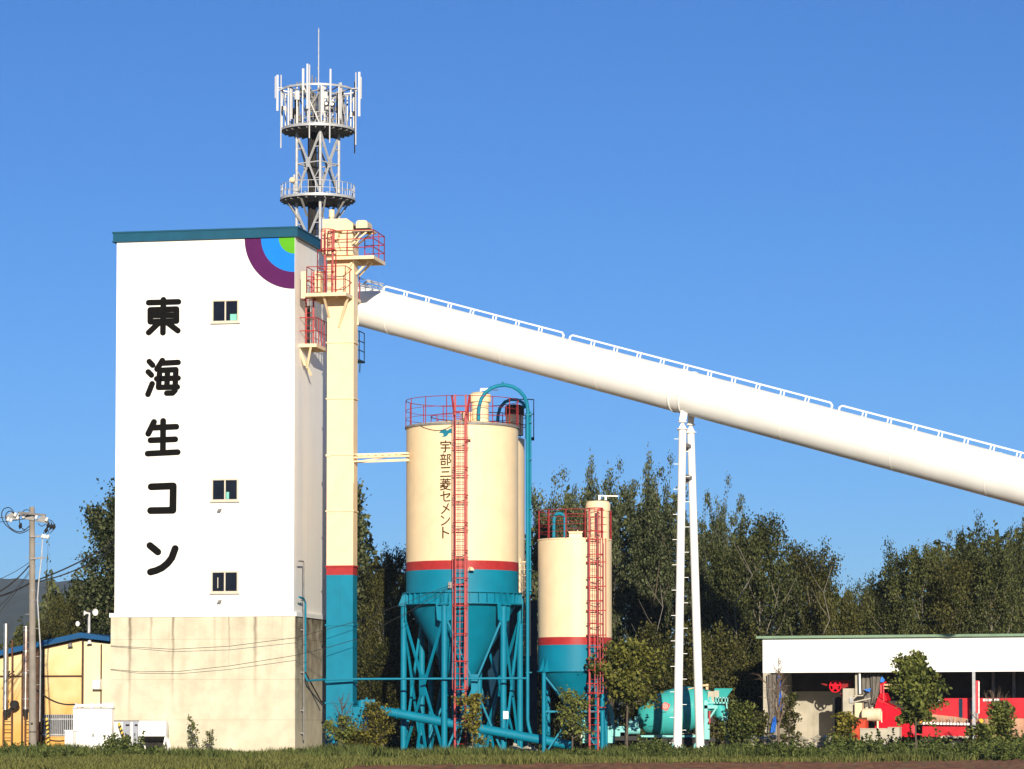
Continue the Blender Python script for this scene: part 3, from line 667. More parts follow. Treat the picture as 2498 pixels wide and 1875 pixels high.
b=MB(); p=ap(777,200); b.cyl((p.x,p.y,zUp),(p.x,p.y,za(205)),.06); b.cyl((p.x,p.y,za(205)),(p.x,p.y,za(78)),.033,.028); b.cyl((p.x,p.y,za(78)),(p.x,p.y,za(67)),.04,.01); b.cyl((p.x-.06,p.y,za(166)),(p.x+.02,p.y,za(166)),.03); b.build('lightning_rod',M_galv,root)
rnd=random.Random(8)
for i in range(36):
    t=rnd.uniform(0,2*PI); rr=RU*rnd.uniform(.25,.8); z=rnd.uniform(zUp+.5,zRing-.1); p=o+Vector((math.cos(t)*rr,math.sin(t)*rr,z)); b=MB()
    b.box(p,(rnd.uniform(.14,.3),.16,rnd.uniform(.2,.5)),rnd.uniform(0,3)); b.cyl((p.x,p.y,zUp),(p.x,p.y,zRing+rnd.uniform(-.1,.2)),.03)
    b.build('radio_unit',M_galvd if i%3 else (M_black if i%2 else M_white),root)
for x,y in ((500,680),(547,685)):
    p=ap(*cv(x,y),-1.5); b=MB(); b.cyl(p+Vector((0,.05,0)),p+Vector((0,-.1,0)),.13,n=18); d_=b.build('round_link_dish',M_black,root)
    b=MB(); b.cyl(p+Vector((-.01,-.1,0)),p+Vector((-.01,-.13,0)),.075,n=16); b.build('dish_face',M_white,d_)
for x,y in ((172,715),(158,715),(692,765),(708,755)):
    p=ap(*cv(x,y),-.9); b=MB(); b.box(p,(.11,.12,.22)); b.build('radio_unit',M_white if x in (172,692) else M_black,root)
p=ap(*cv(237,1275),-1.2); b=MB(); b.lathe(p+Vector((0,.02,0)),[(.001,-.16),(.09,-.155),(.13,-.12),(.145,-.05),(.15,0),(.15,.1),(.001,.12)],24,axis=(-.45,-1,0)); v=p+Vector((0,0,0))
for v_ in b.v: pass
dd=b.build('drum_dish',M_cream,root,smooth=True); b=MB(); b.cyl((p.x+.06,p.y+.1,zLo),(p.x+.06,p.y+.1,p.z+.3),.05); b.build('dish_mount',M_galv,dd)
# ------------------------------------------------------------ silos
def cyl_hit(px,py,ax,R,lift=0.0):
    r=ray(px,py); o=Vector((0,0,EYE)); R+=lift
    dx,dy=r.x,r.y; ox,oy=o.x-ax.x,o.y-ax.y
    a=dx*dx+dy*dy; b_=2*(ox*dx+oy*dy); c=ox*ox+oy*oy-R*R; D=max(0,b_*b_-4*a*c)
    t=(-b_-math.sqrt(D))/(2*a); return o+r*t
def pol(ax,R,deg,z): t=R_(deg); return Vector((ax.x+R*math.sin(t),ax.y-R*math.cos(t),z))

YS=153.0; sx_=W(1127.5,1300,YS); sx_.z=0; SR=137/S(YS)
root=thing('cement_silo','large cream cement silo with brown lettering on six teal legs','silo',sx_); SILO=root
zf=lambda py:cyl_hit(1127,py,sx_,SR).z
zT_=zf(1029); r1_,r0_=zf(1366),zf(1388); gz1=W(977,1447,YS).z; gz0=W(977,1477,YS).z; czb=W(1127,1684,YS).z
b=MB(); b.lathe(sx_,[(SR,r1_),(SR,zT_),(SR-.05,zT_+.03),(.3,zT_+.35),(.01,zT_+.36)],96); b.build('shell',M_cream,root,smooth=True)
b=MB(); b.lathe(sx_,[(SR+.001,zT_-.10),(SR+.07,zT_-.10),(SR+.07,zT_+.0),(SR+.001,zT_+.0)],96); b.build('top_rim',M_galvd,root,smooth=True)
b=MB(); b.lathe(sx_,[(SR+.004,r0_),(SR+.004,r1_)],96); b.build('red_band',M_red,root,smooth=True)
b=MB(); b.lathe(sx_,[(SR,gz0-.05),(SR,r0_)],96); b.build('teal_skirt',M_teal,root,smooth=True)
b=MB(); b.lathe(sx_,[(.24,czb),(SR-.12,gz0-.02)],72); b.cyl((sx_.x,sx_.y,czb-.5),(sx_.x,sx_.y,czb),.26,n=20)
b.build('hopper',M_teal,root,smooth=True)
GRd=SR+.20
b=MB(); b.lathe(sx_,[(SR+.002,gz1-.05),(GRd,gz1-.05),(GRd,gz1),(SR+.002,gz1)],72); b.lathe(sx_,[(SR+.002,gz0),(GRd,gz0),(GRd,gz0+.06),(SR+.002,gz0+.06)],72); b.lathe(sx_,[(SR+.06,gz0+.06),(SR+.06,gz1-.05)],72)
for k in range(42): d=360/42*k; p=pol(sx_,SR+.05,d,0); q=pol(sx_,GRd-.01,d,0); b.bar(Vector((p.x,p.y,(gz0+gz1)/2)),Vector((q.x,q.y,(gz0+gz1)/2)),.025,gz1-gz0-.12)
b.build('ring_girder',M_teal,root)
LR=SR+.17; LA=[-16+60*k for k in range(6)]
for d in LA:
    b=MB(); b.cyl(pol(sx_,LR,d,-.3),pol(sx_,LR,d,gz0-.02),.145,n=20); lg=b.build('leg',M_teal,root,smooth=True)
    b=MB(); t=R_(d); tv=Vector((math.cos(t),math.sin(t),0)); rv=Vector((math.sin(t),-math.cos(t),0)); c=pol(sx_,LR,d,gz0)
    for s in (-1,1): b.prism([c+tv*s*.19-rv*.1,c+tv*s*.19+rv*.22,c+tv*s*.19-rv*.02+Vector((0,0,.62))],tv*.025)
    b.box(c+Vector((0,0,-.04)),(.5,.5,.04),t); 
    for s in (-1,1): b.prism([c+tv*s*.14,c+tv*s*.42,c+tv*s*.36-Vector((0,0,.75)),c+tv*s*.14-Vector((0,0,.85))],rv*.03)
    b.build('head_plate',M_teal,lg)
zm=W(1127,1649,YS-2.5).z
for k in range(6):
    a_,c_=LA[k],LA[(k+1)%6]
    p0,p1=pol(sx_,LR,a_,0.1),pol(sx_,LR,c_,0.1); q0,q1=pol(sx_,LR,a_,gz0-.5),pol(sx_,LR,c_,gz0-.5)
    if k==0: p0,p1,q0,q1=p0,p1,q0,q1
    b=MB(); b.bar(q0,p1,.11,.09); b.bar(q1,p0,.11,.09); m_=(p0+p1+q0+q1)/4; n_=(m_-Vector((sx_.x,sx_.y,m_.z))).normalized(); tv=Vector((-n_.y,n_.x,0))
    b.prism([m_+n_*.06+tv*x+Vector((0,0,y)) for x,y in ((-.16,-.5),(.16,-.5),(.16,.5),(-.16,.5))],n_*.025)
    b.build('cross_brace',M_teal,root)
# roof railing
rz_=W(987,1042,YS).z; rh=W(987,978,YS).z-rz_
b=MB(); RRr=SR+.02; pts=[pol(sx_,RRr,d,rz_) for d in range(-176,184,8)]
pts=[p for p in pts]
for f in (1.0,.62,.30):
    for a_,c_ in zip(pts,pts[1:]+pts[:1]): b.cyl(a_+Vector((0,0,rh*f)),c_+Vector((0,0,rh*f)),.018 if f==1 else .013,n=6)
for d in range(0,360,24): p=pol(sx_,RRr,d+9,rz_); b.cyl(p,p+Vector((0,0,rh)),.022,n=6)
b.build('railing',M_dred,root)
lp_=cyl_hit(1123,1400,sx_,SR+.33); lp_.z=0.05
lad_n=(lp_-sx_); lad_n.z=0; lad_n.normalize()
lo_=ladder(lp_,rz_+rh,lad_n,.50,root,M_red,rail=.088,cage=(3.2,zT_+.4),hoop_r=.37,hoop_step=1.28,brk=[zf(py) for py in (1094,1161,1227,1294,1360,1427,1477)],brk_len=.33)
b=MB(); sdv=Vector((-lad_n.y,lad_n.x,0)); q=Vector((lp_.x,lp_.y,rz_)); 
for s in (-1,1): b.bar(q+sdv*s*.25+Vector((0,0,.05)),q+sdv*s*.42+Vector((0,0,rh))-lad_n*.5,.08)
rail_path(b,[q-lad_n*.4+sdv*.35,q-lad_n*1.3+sdv*.35],rh*.75,r=.022); b.build('ladder_head',M_red,lo_)
# lettering and emblem
CA=lambda x,y:(1040+x/11.07,1030+y/11.07); CB=lambda x,y:(1050+x/9.225,1160+y/9.225)
def sconv(cv): return lambda x,y,l: cyl_hit(*cv(x,y),sx_,SR,l)
TXT=[(CA,15,[[(520,500),(519,545)],[(395,588),(395,540),(650,533),(650,585)],[(432,606),(608,604)],[(402,691),(640,689)],[(518,606),(518,770),(500,795),(470,795)]]),
(CA,13,[[(455,855),(455,886)],[(390,890),(525,887)],[(418,908),(434,982)],[(497,903),(480,980)],[(382,999),(535,995)],[(406,1055),(508,1052),(507,1135),(406,1139),(406,1055)],[(571,868),(571,1150)],[(572,872),(645,868),(648,882),(610,965),(652,1025),(648,1072),(602,1090)]]),
(CA,15,[[(408,1225),(634,1216)],[(427,1338),(608,1332)],[(385,1459),(656,1450)]]),
(CB,11,[[(232,91),(448,86)],[(297,70),(297,106)],[(381,68),(381,105)],[(340,116),(340,166)],[(264,138),(424,133)],[(228,172),(452,168)],[(300,180),(265,218),(228,228)],[(376,180),(378,206),(440,206)],[(322,206),(228,268)],[(285,245),(396,236),(330,292),(228,319)],[(290,246),(350,296),(450,319)]]),
(CB,12,[[(300,357),(305,545),(330,570),(440,563)],[(231,448),(434,402),(432,430),(370,490)]]),
(CB,12,[[(402,632),(355,740),(310,800),(255,848)],[(292,685),(425,775)]]),
(CB,12,[[(247,910),(300,953)],[(252,1110),(330,1070),(395,1010),(436,950)]]),
(CB,13,[[(280,1160),(280,1400)],[(285,1250),(410,1305)]])]
for cv,r,pl in TXT:
    b=MB(); strokes(b,pl,r*1.2,sconv(cv),step=40); b.build('character',M_brownlet,root)
bird=[(335,290),(375,245),(385,205),(530,180),(545,215),(590,205),(640,160),(675,165),(680,230),(705,280),(640,290),(600,300),(570,350),(520,385),(400,400),(455,365),(465,325),(440,290),(375,285)]
b=MB(); vs=[cyl_hit(*CA(x,y),sx_,SR,.008) for x,y in bird]; b.add(vs,[tuple(range(len(vs)-1,-1,-1))]); b.build('emblem',M_ltteal,root)
# roof gear
vc=W(1171,1000,YS-.4); z0=zT_-.05
zz=lambda py:W(1171,py,YS-.4).z
b=MB(); b.lathe((vc.x,vc.y,0),[(.42,z0),(.42,zz(981)),(.53,zz(981)),(.53,zz(963)),(.35,zz(957)),(.01,zz(955))],32); b.build('dust_collector',M_cream,root,smooth=True)
b=MB(); p=W(1173,950,YS-.4); b.tube([p+Vector((0,0,-.2)),p+Vector((0,0,.03)),p+Vector((.5,0,.03))],.05); b.bar(p+Vector((-.05,0,-.02)),p+Vector((.85,0,-.02)),.04); b.build('vent_pipe',M_white,root)
hc=W(1138,1018,YS-1.0); b=MB(); b.box(hc+Vector((0,0,-.1)),(.48,.5,.55)); b.box(hc+Vector((0,0,.2)),(.54,.56,.06)); b.build('roof_hatch',M_cream,root)
# filling pipe that loops over the roof
tx0=W(1168,1012,YS-1.2); tpx=[(1168,1025),(1168,1005),(1169,990),(1174,972),(1184,957),(1199,946),(1217,940),(1234,939),(1251,943),(1266,952),(1278,965),(1285,982),(1288,1002)]
pts=[W(x,y,YS-1.2+ (i*.06)) for i,(x,y) in enumerate(tpx)]
pv=W(1287,1003,YS-.6); pe_=W(1287,1770,YS-.6)
pts+=[pv+Vector((0,0,-.3)),Vector((pv.x,pv.y,pe_.z+.3)),Vector((pv.x+.04,pv.y-.05,pe_.z)),Vector((pv.x+.25,pv.y-.3,pe_.z-.75))]
b=MB(); b.tube(pts,.085,n=12); fp=b.build('filling_pipe',M_teal,root,smooth=True)
b=MB(); p2=W(1293.5,1010,YS-.4); b.cyl((p2.x,p2.y,W(1293,1400,YS).z-1),(p2.x,p2.y,W(1293,1005,YS).z),.055); 
for py in (1012,1030,1120,1240,1330,1390,1440,1640): q=W(1290,py,YS-.5); b.box(q,(.3,.26,.05))
q=W(1226,937,YS-.8); b.cyl(q,q+Vector((0,0,.12)),.05)
b.build('pipe_clamp',M_teal,fp)
# small lamps on the ladder, cable brackets, box
for px,py in ((1144,1068),(1151,1388)):
    p=cyl_hit(px,py,sx_,SR+.35); b=MB(); b.lathe(p,[(.02,.1),(.09,.03),(.13,-.06),(.001,-.03)],14); b.tube([p+Vector((0,0,.08)),p+Vector((-.1,0,.1)),p+Vector((-.2,.05,-.1))],.02); b.build('ladder_lamp',M_cream,root)
b=MB(); p=cyl_hit(1098,1427,sx_,SR+.1); b.box(p,(.18,.25,.3)); b.build('wire_bracket',M_galvd,root)
p=pol(sx_,LR+.16,44,W(1230,1744,YS-2).z); b=MB(); b.box(p,(.24,.2,.36)); b.build('switch_box',M_white,root)
b=MB(); b.tube(sag(p+Vector((0,0,-.1)),p+Vector((-.42,0,-.28)),.12,8),.015); b.build('switch_cable',M_dark,root)
pc_=[cyl_hit(x,y,sx_,SR+.02) for x,y in ((1020,1034),(1032,1042),(1048,1047),(1063,1050),(1078,1049),(1092,1044),(1104,1038))]
b=MB(); b.tube(pc_,.018,n=6); b.build('roof_cable',M_rust,root)

# rear silo
YR=161.5; rx_=W(1168,1300,YR); rx_.z=0; RR=112/S(YR)
root=thing('rear_silo','cream silo mostly hidden behind the large lettered silo with dark vent hood','silo',rx_)
zr=lambda py:W(1200,py,YR-RR).z
b=MB(); b.lathe(rx_,[(RR,zr(1450)),(RR,zr(1062)),(RR-.3,zr(1058)),(.01,zr(1050))],64); b.build('shell',M_cream,root,smooth=True)
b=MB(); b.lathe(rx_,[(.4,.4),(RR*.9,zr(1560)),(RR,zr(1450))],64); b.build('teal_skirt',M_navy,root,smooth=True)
vx=W(1255,1040,YR); b=MB(); z1,z2,z3=W(1255,1062,YR).z,W(1255,1012,YR).z,W(1255,988,YR).z
b.lathe((vx.x,vx.y,0),[(.45,z1),(.45,z2)],28); b.build('vent_body',M_cream,root,smooth=True)
b=MB(); b.lathe((vx.x,vx.y,0),[(.30,z2),(.50,z2),(.48,z3-.08),(.36,z3),(.01,z3+.05)],28,cap0=True); b.build('vent_hood',M_dkwood,root,smooth=True)
b=MB(); tp=[(1214,1030),(1215,1012),(1220,994),(1232,980),(1247,974),(1262,975),(1275,982),(1282,995)]
b.tube([W(x,y,YR-.6) for x,y in tp],.085,n=10); b.build('filling_pipe',M_teal,root,smooth=True)
b=MB(); zz0=W(1300,1062,YR).z; pp=[pol(rx_,RR+.1,d,zz0) for d in range(0,360,15)]
rail_path(b,pp,.95,closed=True,r=.022,rails=(1,.5),post=1.0); b.build('railing',M_dred,root)
b=MB(); px_=W(1302,1070,YR); c=Vector((px_.x,px_.y,0)); za_,zb_=W(1302,974,YR).z,W(1302,1070,YR).z
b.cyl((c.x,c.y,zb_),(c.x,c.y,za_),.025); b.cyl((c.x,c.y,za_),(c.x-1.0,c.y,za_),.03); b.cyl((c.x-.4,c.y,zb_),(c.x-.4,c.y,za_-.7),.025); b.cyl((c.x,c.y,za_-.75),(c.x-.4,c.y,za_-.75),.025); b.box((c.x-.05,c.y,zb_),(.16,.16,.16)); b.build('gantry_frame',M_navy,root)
q=pol(rx_,RR+.3,60,0); ladder((W(1276,1500,YR-RR*.5).x,YR-RR*.75-.2,4.5),zr(1360),(0.5,-1,0),.34,root,M_cream,rail=.04,cage=(5,zr(1370)),hoop_r=.3,hoop_step=1.2)
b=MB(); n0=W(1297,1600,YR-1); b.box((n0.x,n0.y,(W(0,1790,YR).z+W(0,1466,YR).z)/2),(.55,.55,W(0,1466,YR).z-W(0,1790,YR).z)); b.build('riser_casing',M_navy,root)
for d in (30,90,150,210,270,330):
    b=MB(); b.cyl(pol(rx_,RR+.1,d,-.2),pol(rx_,RR+.1,d,zr(1470)),.13,n=14); b.build('leg',M_teal,root,smooth=True)
for d in (30,90,150,210,270,330):
    b=MB(); b.bar(pol(rx_,RR+.1,d,.2),pol(rx_,RR+.1,d+60,zr(1480)),.1); b.bar(pol(rx_,RR+.1,d+60,.2),pol(rx_,RR+.1,d,zr(1480)),.1); b.build('cross_brace',M_teal,root)

# small silo
Y2=149.8; s2=W(1402.5,1450,Y2); s2.z=0; S2R=90/S(Y2)
root=thing('small_silo','smaller plain cream silo with teal hopper and red caged ladder','silo',s2)
z2=lambda py:cyl_hit(1402,py,s2,S2R).z; zt2=z2(1312)
b=MB(); b.lathe(s2,[(S2R,z2(1553)),(S2R,zt2),(S2R-.04,zt2+.03),(.01,zt2+.1)],80); b.build('shell',M_cream,root,smooth=True)
b=MB(); b.lathe(s2,[(S2R+.001,zt2-.04),(S2R+.03,zt2-.04),(S2R+.03,zt2+.02),(S2R+.001,zt2+.02)],80); b.build('top_rim',M_cream,root,smooth=True)
b=MB(); b.lathe(s2,[(S2R+.004,z2(1572)),(S2R+.004,z2(1553))],80); b.build('red_band',M_red,root,smooth=True)
zc2=z2(1635); b=MB(); b.lathe(s2,[(S2R,zc2),(S2R,z2(1572))],80); b.build('teal_skirt',M_teal,root,smooth=True)
b=MB(); b.lathe(s2,[(.2,z2(1738)),(S2R-.03,zc2)],64,cap0=True); b.cyl((s2.x,s2.y,z2(1775)),(s2.x,s2.y,z2(1738)),.2); b.build('hopper',M_teal,root,smooth=True)
b=MB(); b.lathe(s2,[(S2R-.1,zc2-.05),(S2R+.06,zc2-.05),(S2R+.06,zc2+.02),(S2R-.1,zc2+.02)],64); b.build('ring_girder',M_teal,root)
L2R=S2R+.16; A2=[-51,41,129,221]
for d in A2:
    b=MB(); b.cyl(pol(s2,L2R,d,-.3),pol(s2,L2R,d,zc2-.05),.10,n=16); lg=b.build('leg',M_teal,root,smooth=True)
    b=MB(); t=R_(d); tv=Vector((math.cos(t),math.sin(t),0)); rv=Vector((math.sin(t),-math.cos(t),0)); c=pol(s2,L2R,d,zc2-.04)
    for s in (-1,1): b.prism([c+tv*s*.16-rv*.14,c+tv*s*.16+rv*.16,c+tv*s*.14-rv*.08+Vector((0,0,.62))],tv*.02)
    b.box(c,(.4,.36,.04),t); b.build('head_plate',M_teal,lg)
for k in range(4):
    a_,c_=A2[k],A2[(k+1)%4]; hm=z2(1735); b=MB()
    p,q=pol(s2,L2R,a_,0),pol(s2,L2R,c_,0); m_=p.lerp(q,.5)
    b.bar(p+Vector((0,0,hm)),q+Vector((0,0,hm)),.09); b.bar(p+Vector((0,0,zc2-.2)),m_+Vector((0,0,hm)),.075); b.bar(q+Vector((0,0,zc2-.2)),m_+Vector((0,0,hm)),.075)
    b.bar(m_+Vector((0,0,hm)),p+Vector((0,0,.1)),.075); b.bar(m_+Vector((0,0,hm)),q+Vector((0,0,.1)),.075)
    b.build('cross_brace',M_teal,root)
b=MB(); rz2=W(1315,1318,Y2).z; rh2=W(1315,1247,Y2).z-rz2
pts=[pol(s2,S2R+.01,d,rz2) for d in range(0,360,10)]
for f in (1.0,.75,.5,.25):
    for a_,c_ in zip(pts,pts[1:]+pts[:1]): b.cyl(a_+Vector((0,0,rh2*f)),c_+Vector((0,0,rh2*f)),.019 if f==1 else .012,n=6)
for d in range(0,360,30): p=pol(s2,S2R+.01,d+15,rz2); b.cyl(p,p+Vector((0,0,rh2)),.03,n=6)
b.build('railing',M_dred,root)
l2=cyl_hit(1448.5,1600,s2,S2R+.3); l2.z=.05; n2=l2-s2; n2.z=0; n2.normalize()
lo2=ladder(l2,rz2+rh2,n2,.44,root,M_red,rail=.085,cage=(3.0,rz2+rh2),hoop_r=.36,hoop_step=1.05,brk=[z2(py) for py in (1316,1371,1430,1489,1549,1607,1667)],brk_len=.28)
b=MB(); px9=W(1478,1500,l2.y-.1); b.cyl((px9.x,px9.y,3),(px9.x,px9.y,rz2),.022)
for py in (1371,1430,1489,1549,1607,1667,1725): z=z2(py); b.bar(Vector((l2.x+.2,l2.y,z)),Vector((px9.x,px9.y,z)),.045)
b.build('side_stay',M_red,lo2)
b=MB(); p1=W(1456,1700,l2.y+.35); b.cyl((p1.x,p1.y,-.1),(p1.x,p1.y,z2(1640)),.10,n=14); 
for z in (1.0,1.6,2.3,3.1): b.cyl((p1.x,p1.y,z),(p1.x,p1.y,z+.08),.14,n=14)
b.build('down_pipe',M_teal,root,smooth=True)
v2=W(1459,1280,Y2-.6); zv=lambda py:W(1459,py,Y2-.6).z
b=MB(); b.lathe((v2.x,v2.y,0),[(.52,zt2-.1),(.52,zv(1247)),(.575,zv(1247)),(.575,zv(1229)),(.5,zv(1223)),(.01,zv(1220))],36); b.build('dust_collector',M_cream,root,smooth=True)
b=MB(); q=W(1462,1214,Y2-.6); b.box(q+Vector((0,0,.02)),(.1,.1,.22)); b.box(q+Vector((.3,0,0)),(.1,.1,.22)); b.bar(q+Vector((-.05,0,.1)),q+Vector((.88,0,.08)),.05); b.build('vent_pipe',M_white,root)
hc=W(1404,1305,Y2-1.1); b=MB(); b.box(hc+Vector((0,0,-.05)),(.6,.5,.35)); b.box(hc+Vector((0,0,.13)),(.66,.55,.05)); b.cyl(hc+Vector((.1,0,.15)),hc+Vector((.1,0,.24)),.03); b.build('roof_hatch',M_cream,root)
b=MB(); b.tube([W(1351,1314,Y2-.5)]+[W(1364.5-13*math.cos(t),1266-14*math.sin(t),Y2-.5) for t in [PI*i/10 for i in range(11)]]+[W(1378,1314,Y2-.5)],.075,n=10); b.build('filling_pipe',M_teal,root,smooth=True)

# screw conveyor from the silos to the elevator foot
q0=W(872,1722,151.2); q1=W(1395,1818,149.9)
root=thing('screw_conveyor','teal tubular screw conveyor sloping from the silos to the elevator foot','conveyor',(q0.x,q0.y,0))
b=MB(); b.cyl(q0,q1,.215,n=24); b.build('tube',M_teal,root,smooth=True)
ax=(q1-q0).normalized(); b=MB()
for f in (.02,.19,.36,.545,.70,.87): p=q0.lerp(q1,f); b.cyl(p-ax*.03,p+ax*.03,.27,n=20)
b.build('tube_flange',M_teal,root)
b=MB(); p=q0+ax*.55; b.box(p+Vector((0,0,.3)),(.6,.3,.2)); b.cyl(p+Vector((-.4,0,.28)),p+Vector((.4,0,.16)),.13); b.cyl(p+Vector((-.1,0,.3)),p+Vector((-.1,0,.5)),.06); b.cyl(p+Vector((.25,0,.25)),p+Vector((.25,0,.42)),.05); b.build('drive_unit',M_teal,root)
b=MB(); m_=q0.lerp(q1,.545)
p=Vector((sx_.x,sx_.y,0)); b.box((sx_.x+.3,151.5,1.55),(1.1,.5,.5)); b.cyl((sx_.x+.3,151.9,1.6),(sx_.x+.1,152.9,czb-.4),.2); b.build('inlet_chute',M_teal,root)
for f in (.30,.62): b=MB(); p=q0.lerp(q1,f); b.bar(p,Vector((p.x-.25,p.y+.3,0)),.1); b.bar(p,Vector((p.x+.25,p.y+.3,0)),.1); b.build('stand',M_teal,root)
# pump drum beside the silo ladder
p=W(1172,1815,151); root=thing('teal_drum','small teal drum standing among weeds below the large silo','drum',(p.x,p.y,0))
b=MB(); b.lathe((p.x,p.y,0),[(.001,.02),(.28,.02),(.28,.3),(.30,.32),(.28,.34),(.28,.6),(.30,.62),(.28,.64),(.28,.88),(.001,.9)],24); b.build('drum_body',M_teal,root,smooth=True)
b=MB(); b.cyl((p.x+.1,p.y,.88),(p.x+.1,p.y,.95),.04); b.build('bung',M_galvd,root)
for px,lab in ((1150,'leftmost pale sack slumped on the ground behind the large silo ladder'),(1255,'pale sack on the ground between the two right legs of the large silo'),(1291,'pale sack on the ground just right of the large silo')):
    p=W(px,1820,153.5); root=thing('sack',lab,'sack',(p.x,p.y,0),0,'pale sacks under the silos'); b=MB()
    b.lathe((p.x,p.y,0.0),[(.001,.0),(.40,.02),(.46,.2),(.42,.38),(.25,.52),(.001,.56)],14); b.v=[(x,y+ (y-p.y)*.1,z+.03*math.sin(9*x)) for x,y,z in b.v]; b.build('sack_body',M_block,root,smooth=True)
    b=MB(); b.cyl((p.x,p.y,.54),(p.x+.05,p.y,.66),.08,.12,n=10); b.build('sack_neck',M_block,root)

# ------------------------------------------------------------ mixer truck
YT=L1b.y+6.2
def tk(px,py,dy=0): return W(px,py,YT+dy)
t0=tk(1620,1838); t0.z=0
root=thing('mixer_truck','turquoise concrete mixer truck with a coral emblem parked behind the white trestle','truck',t0); TR=root
F_=tk(1566,1757,1.15); Rr=tk(1745,1709,1.15); axd=(Rr-F_).normalized(); AL=(Rr-F_).length; k=1/S(YT)
prof=[(.001,-.16),(.30,-.15),(.52,-.06),(.62,.0),(.80,.10*AL),(.97,.22*AL),(1.06,.33*AL),(1.08,.42*AL),(1.08,.56*AL),(1.02,.68*AL),(.86,.80*AL),(.64,.92*AL),(.46,1.0*AL),(.44,1.0*AL+.12),(.40,1.0*AL+.12)]
b=MB(); b.lathe(F_,prof,64,axis=axd); dr=b.build('mixing_drum',M_mix,root,smooth=True,ang=50)
b=MB()
for s,r in ((.22*AL,.975),(.42*AL,1.083),(.56*AL,1.083),(.68*AL,1.022)): b.lathe(F_,[(r,s-.02),(r+.012,s-.015),(r+.012,s+.015),(r,s+.02)],64,axis=axd)
b.lathe(F_,[(.66,.93*AL-.06),(.70,.93*AL-.06),(.70,.93*AL+.06),(.66,.93*AL+.06)],48,axis=axd); b.build('drum_ring',M_mix,dr,smooth=True)
def drum_r(s):
    for (r0,a),(r1,c) in zip(prof[1:-1],prof[2:]):
        if a<=s<=c: return r0+(r1-r0)*(s-a)/max(1e-6,c-a)
    return .6
def drum_hit(px,py,l):
    r=ray(px,py); o=Vector((0,0,EYE)); t=YT-1.6; last=None
    for i in range(260):
        p=o+r*(t+i*.012); s=(p-F_).dot(axd); rad=(p-F_-axd*s).length
        if rad<=drum_r(max(0,min(s,AL)))+l+.004: return p
    return o+r*(YT)
TP=lambda x,y:(1540+x/9.767,1660+y/9.767)
em=[(700,605),(760,545),(800,505),(850,525),(930,575),(905,640),(870,700),(825,722),(770,690),(690,660)]
b=MB(); c=drum_hit(*TP(808,608),.012); ring=[drum_hit(*TP(x,y),.012) for x,y in em]; b.add([c]+ring,[(0,i+1,(i+1)%len(em)+1) for i in range(len(em))]); eo=b.build('emblem',M_emb,dr)
b=MB()
for r0,r1 in ((38,62),(8,24)):
    n=20; vs=[drum_hit(*TP(808+math.cos(2*PI*i/n)*r,605+math.sin(2*PI*i/n)*r),.022) for i in range(n) for r in (r0,r1)]
    b.add(vs,[(2*i,2*i+1,(2*i+3)%(2*n),(2*i+2)%(2*n)) for i in range(n)])
b.build('emblem_ring',M_embw,eo)
b=MB(); strokes(b,[[(215,560),(255,545)],[(215,600),(250,585)],[(230,545),(235,605)],[(262,540),(270,575),(295,565)],[(268,555),(290,545)],[(305,525),(318,560)],[(318,520),(330,548)],[(300,540),(330,530)],[(340,505),(352,500)],[(340,520),(350,540),(362,515)]],7,lambda x,y,l:drum_hit(*TP(x,y),.014+l),step=20); b.build('lettering',M_navy,dr)
# chassis
def tbox(b,px0,px1,py0,py1,d0,d1):
    a=tk(px0,py1,d0); c=tk(px1,py0,d0); return b.fbox(ID,a.x,c.x,YT+d0,YT+d1,a.z,c.z)
b=MB(); tbox(b,1563,1702,1793,1798,-.0,.12); tbox(b,1563,1702,1793,1798,2.1,2.2); b.build('side_rail',M_mixlt,root)
b=MB(); tbox(b,1440,1745,1799,1809,.55,.75); tbox(b,1440,1745,1799,1809,1.5,1.7); tbox(b,1600,1690,1800,1816,.2,.5); tbox(b,1500,1560,1795,1806,.1,1.9); b.build('chassis_frame',M_black,root)
b=MB(); a=tk(1533,1781,.0); c=tk(1562,1781,.0); b.cyl(Vector((a.x,YT+.35,a.z)),Vector((c.x,YT+.35,a.z)),.19,n=20)
b.fbox(ID,a.x-.03,a.x+.0,YT+.1,YT+.6,a.z-.22,a.z+.22); wt=b.build('water_tank',M_mixlt,root)
b=MB(); tbox(b,1532,1558,1758,1771,.3,.9); tbox(b,1548,1556,1748,1760,.4,.7); b.cyl(tk(1538,1752,.5),tk(1538,1772,.5),.06); b.build('pump_unit',M_mixlt,root)
b=MB(); tbox(b,1491,1513,1779,1796,.0,.5); tbox(b,1501,1526,1771,1786,.1,.9); b.cyl(tk(1507,1772,.3),tk(1507,1752,.3),.03); b.build('tool_box',M_mixlt,root)
b=MB(); tbox(b,1524,1532,1770,1815,.1,1.8); b.cyl(tk(1530,1790,1.0),tk(1530,1742,1.0),.08); b.build('front_pedestal',M_black,root)
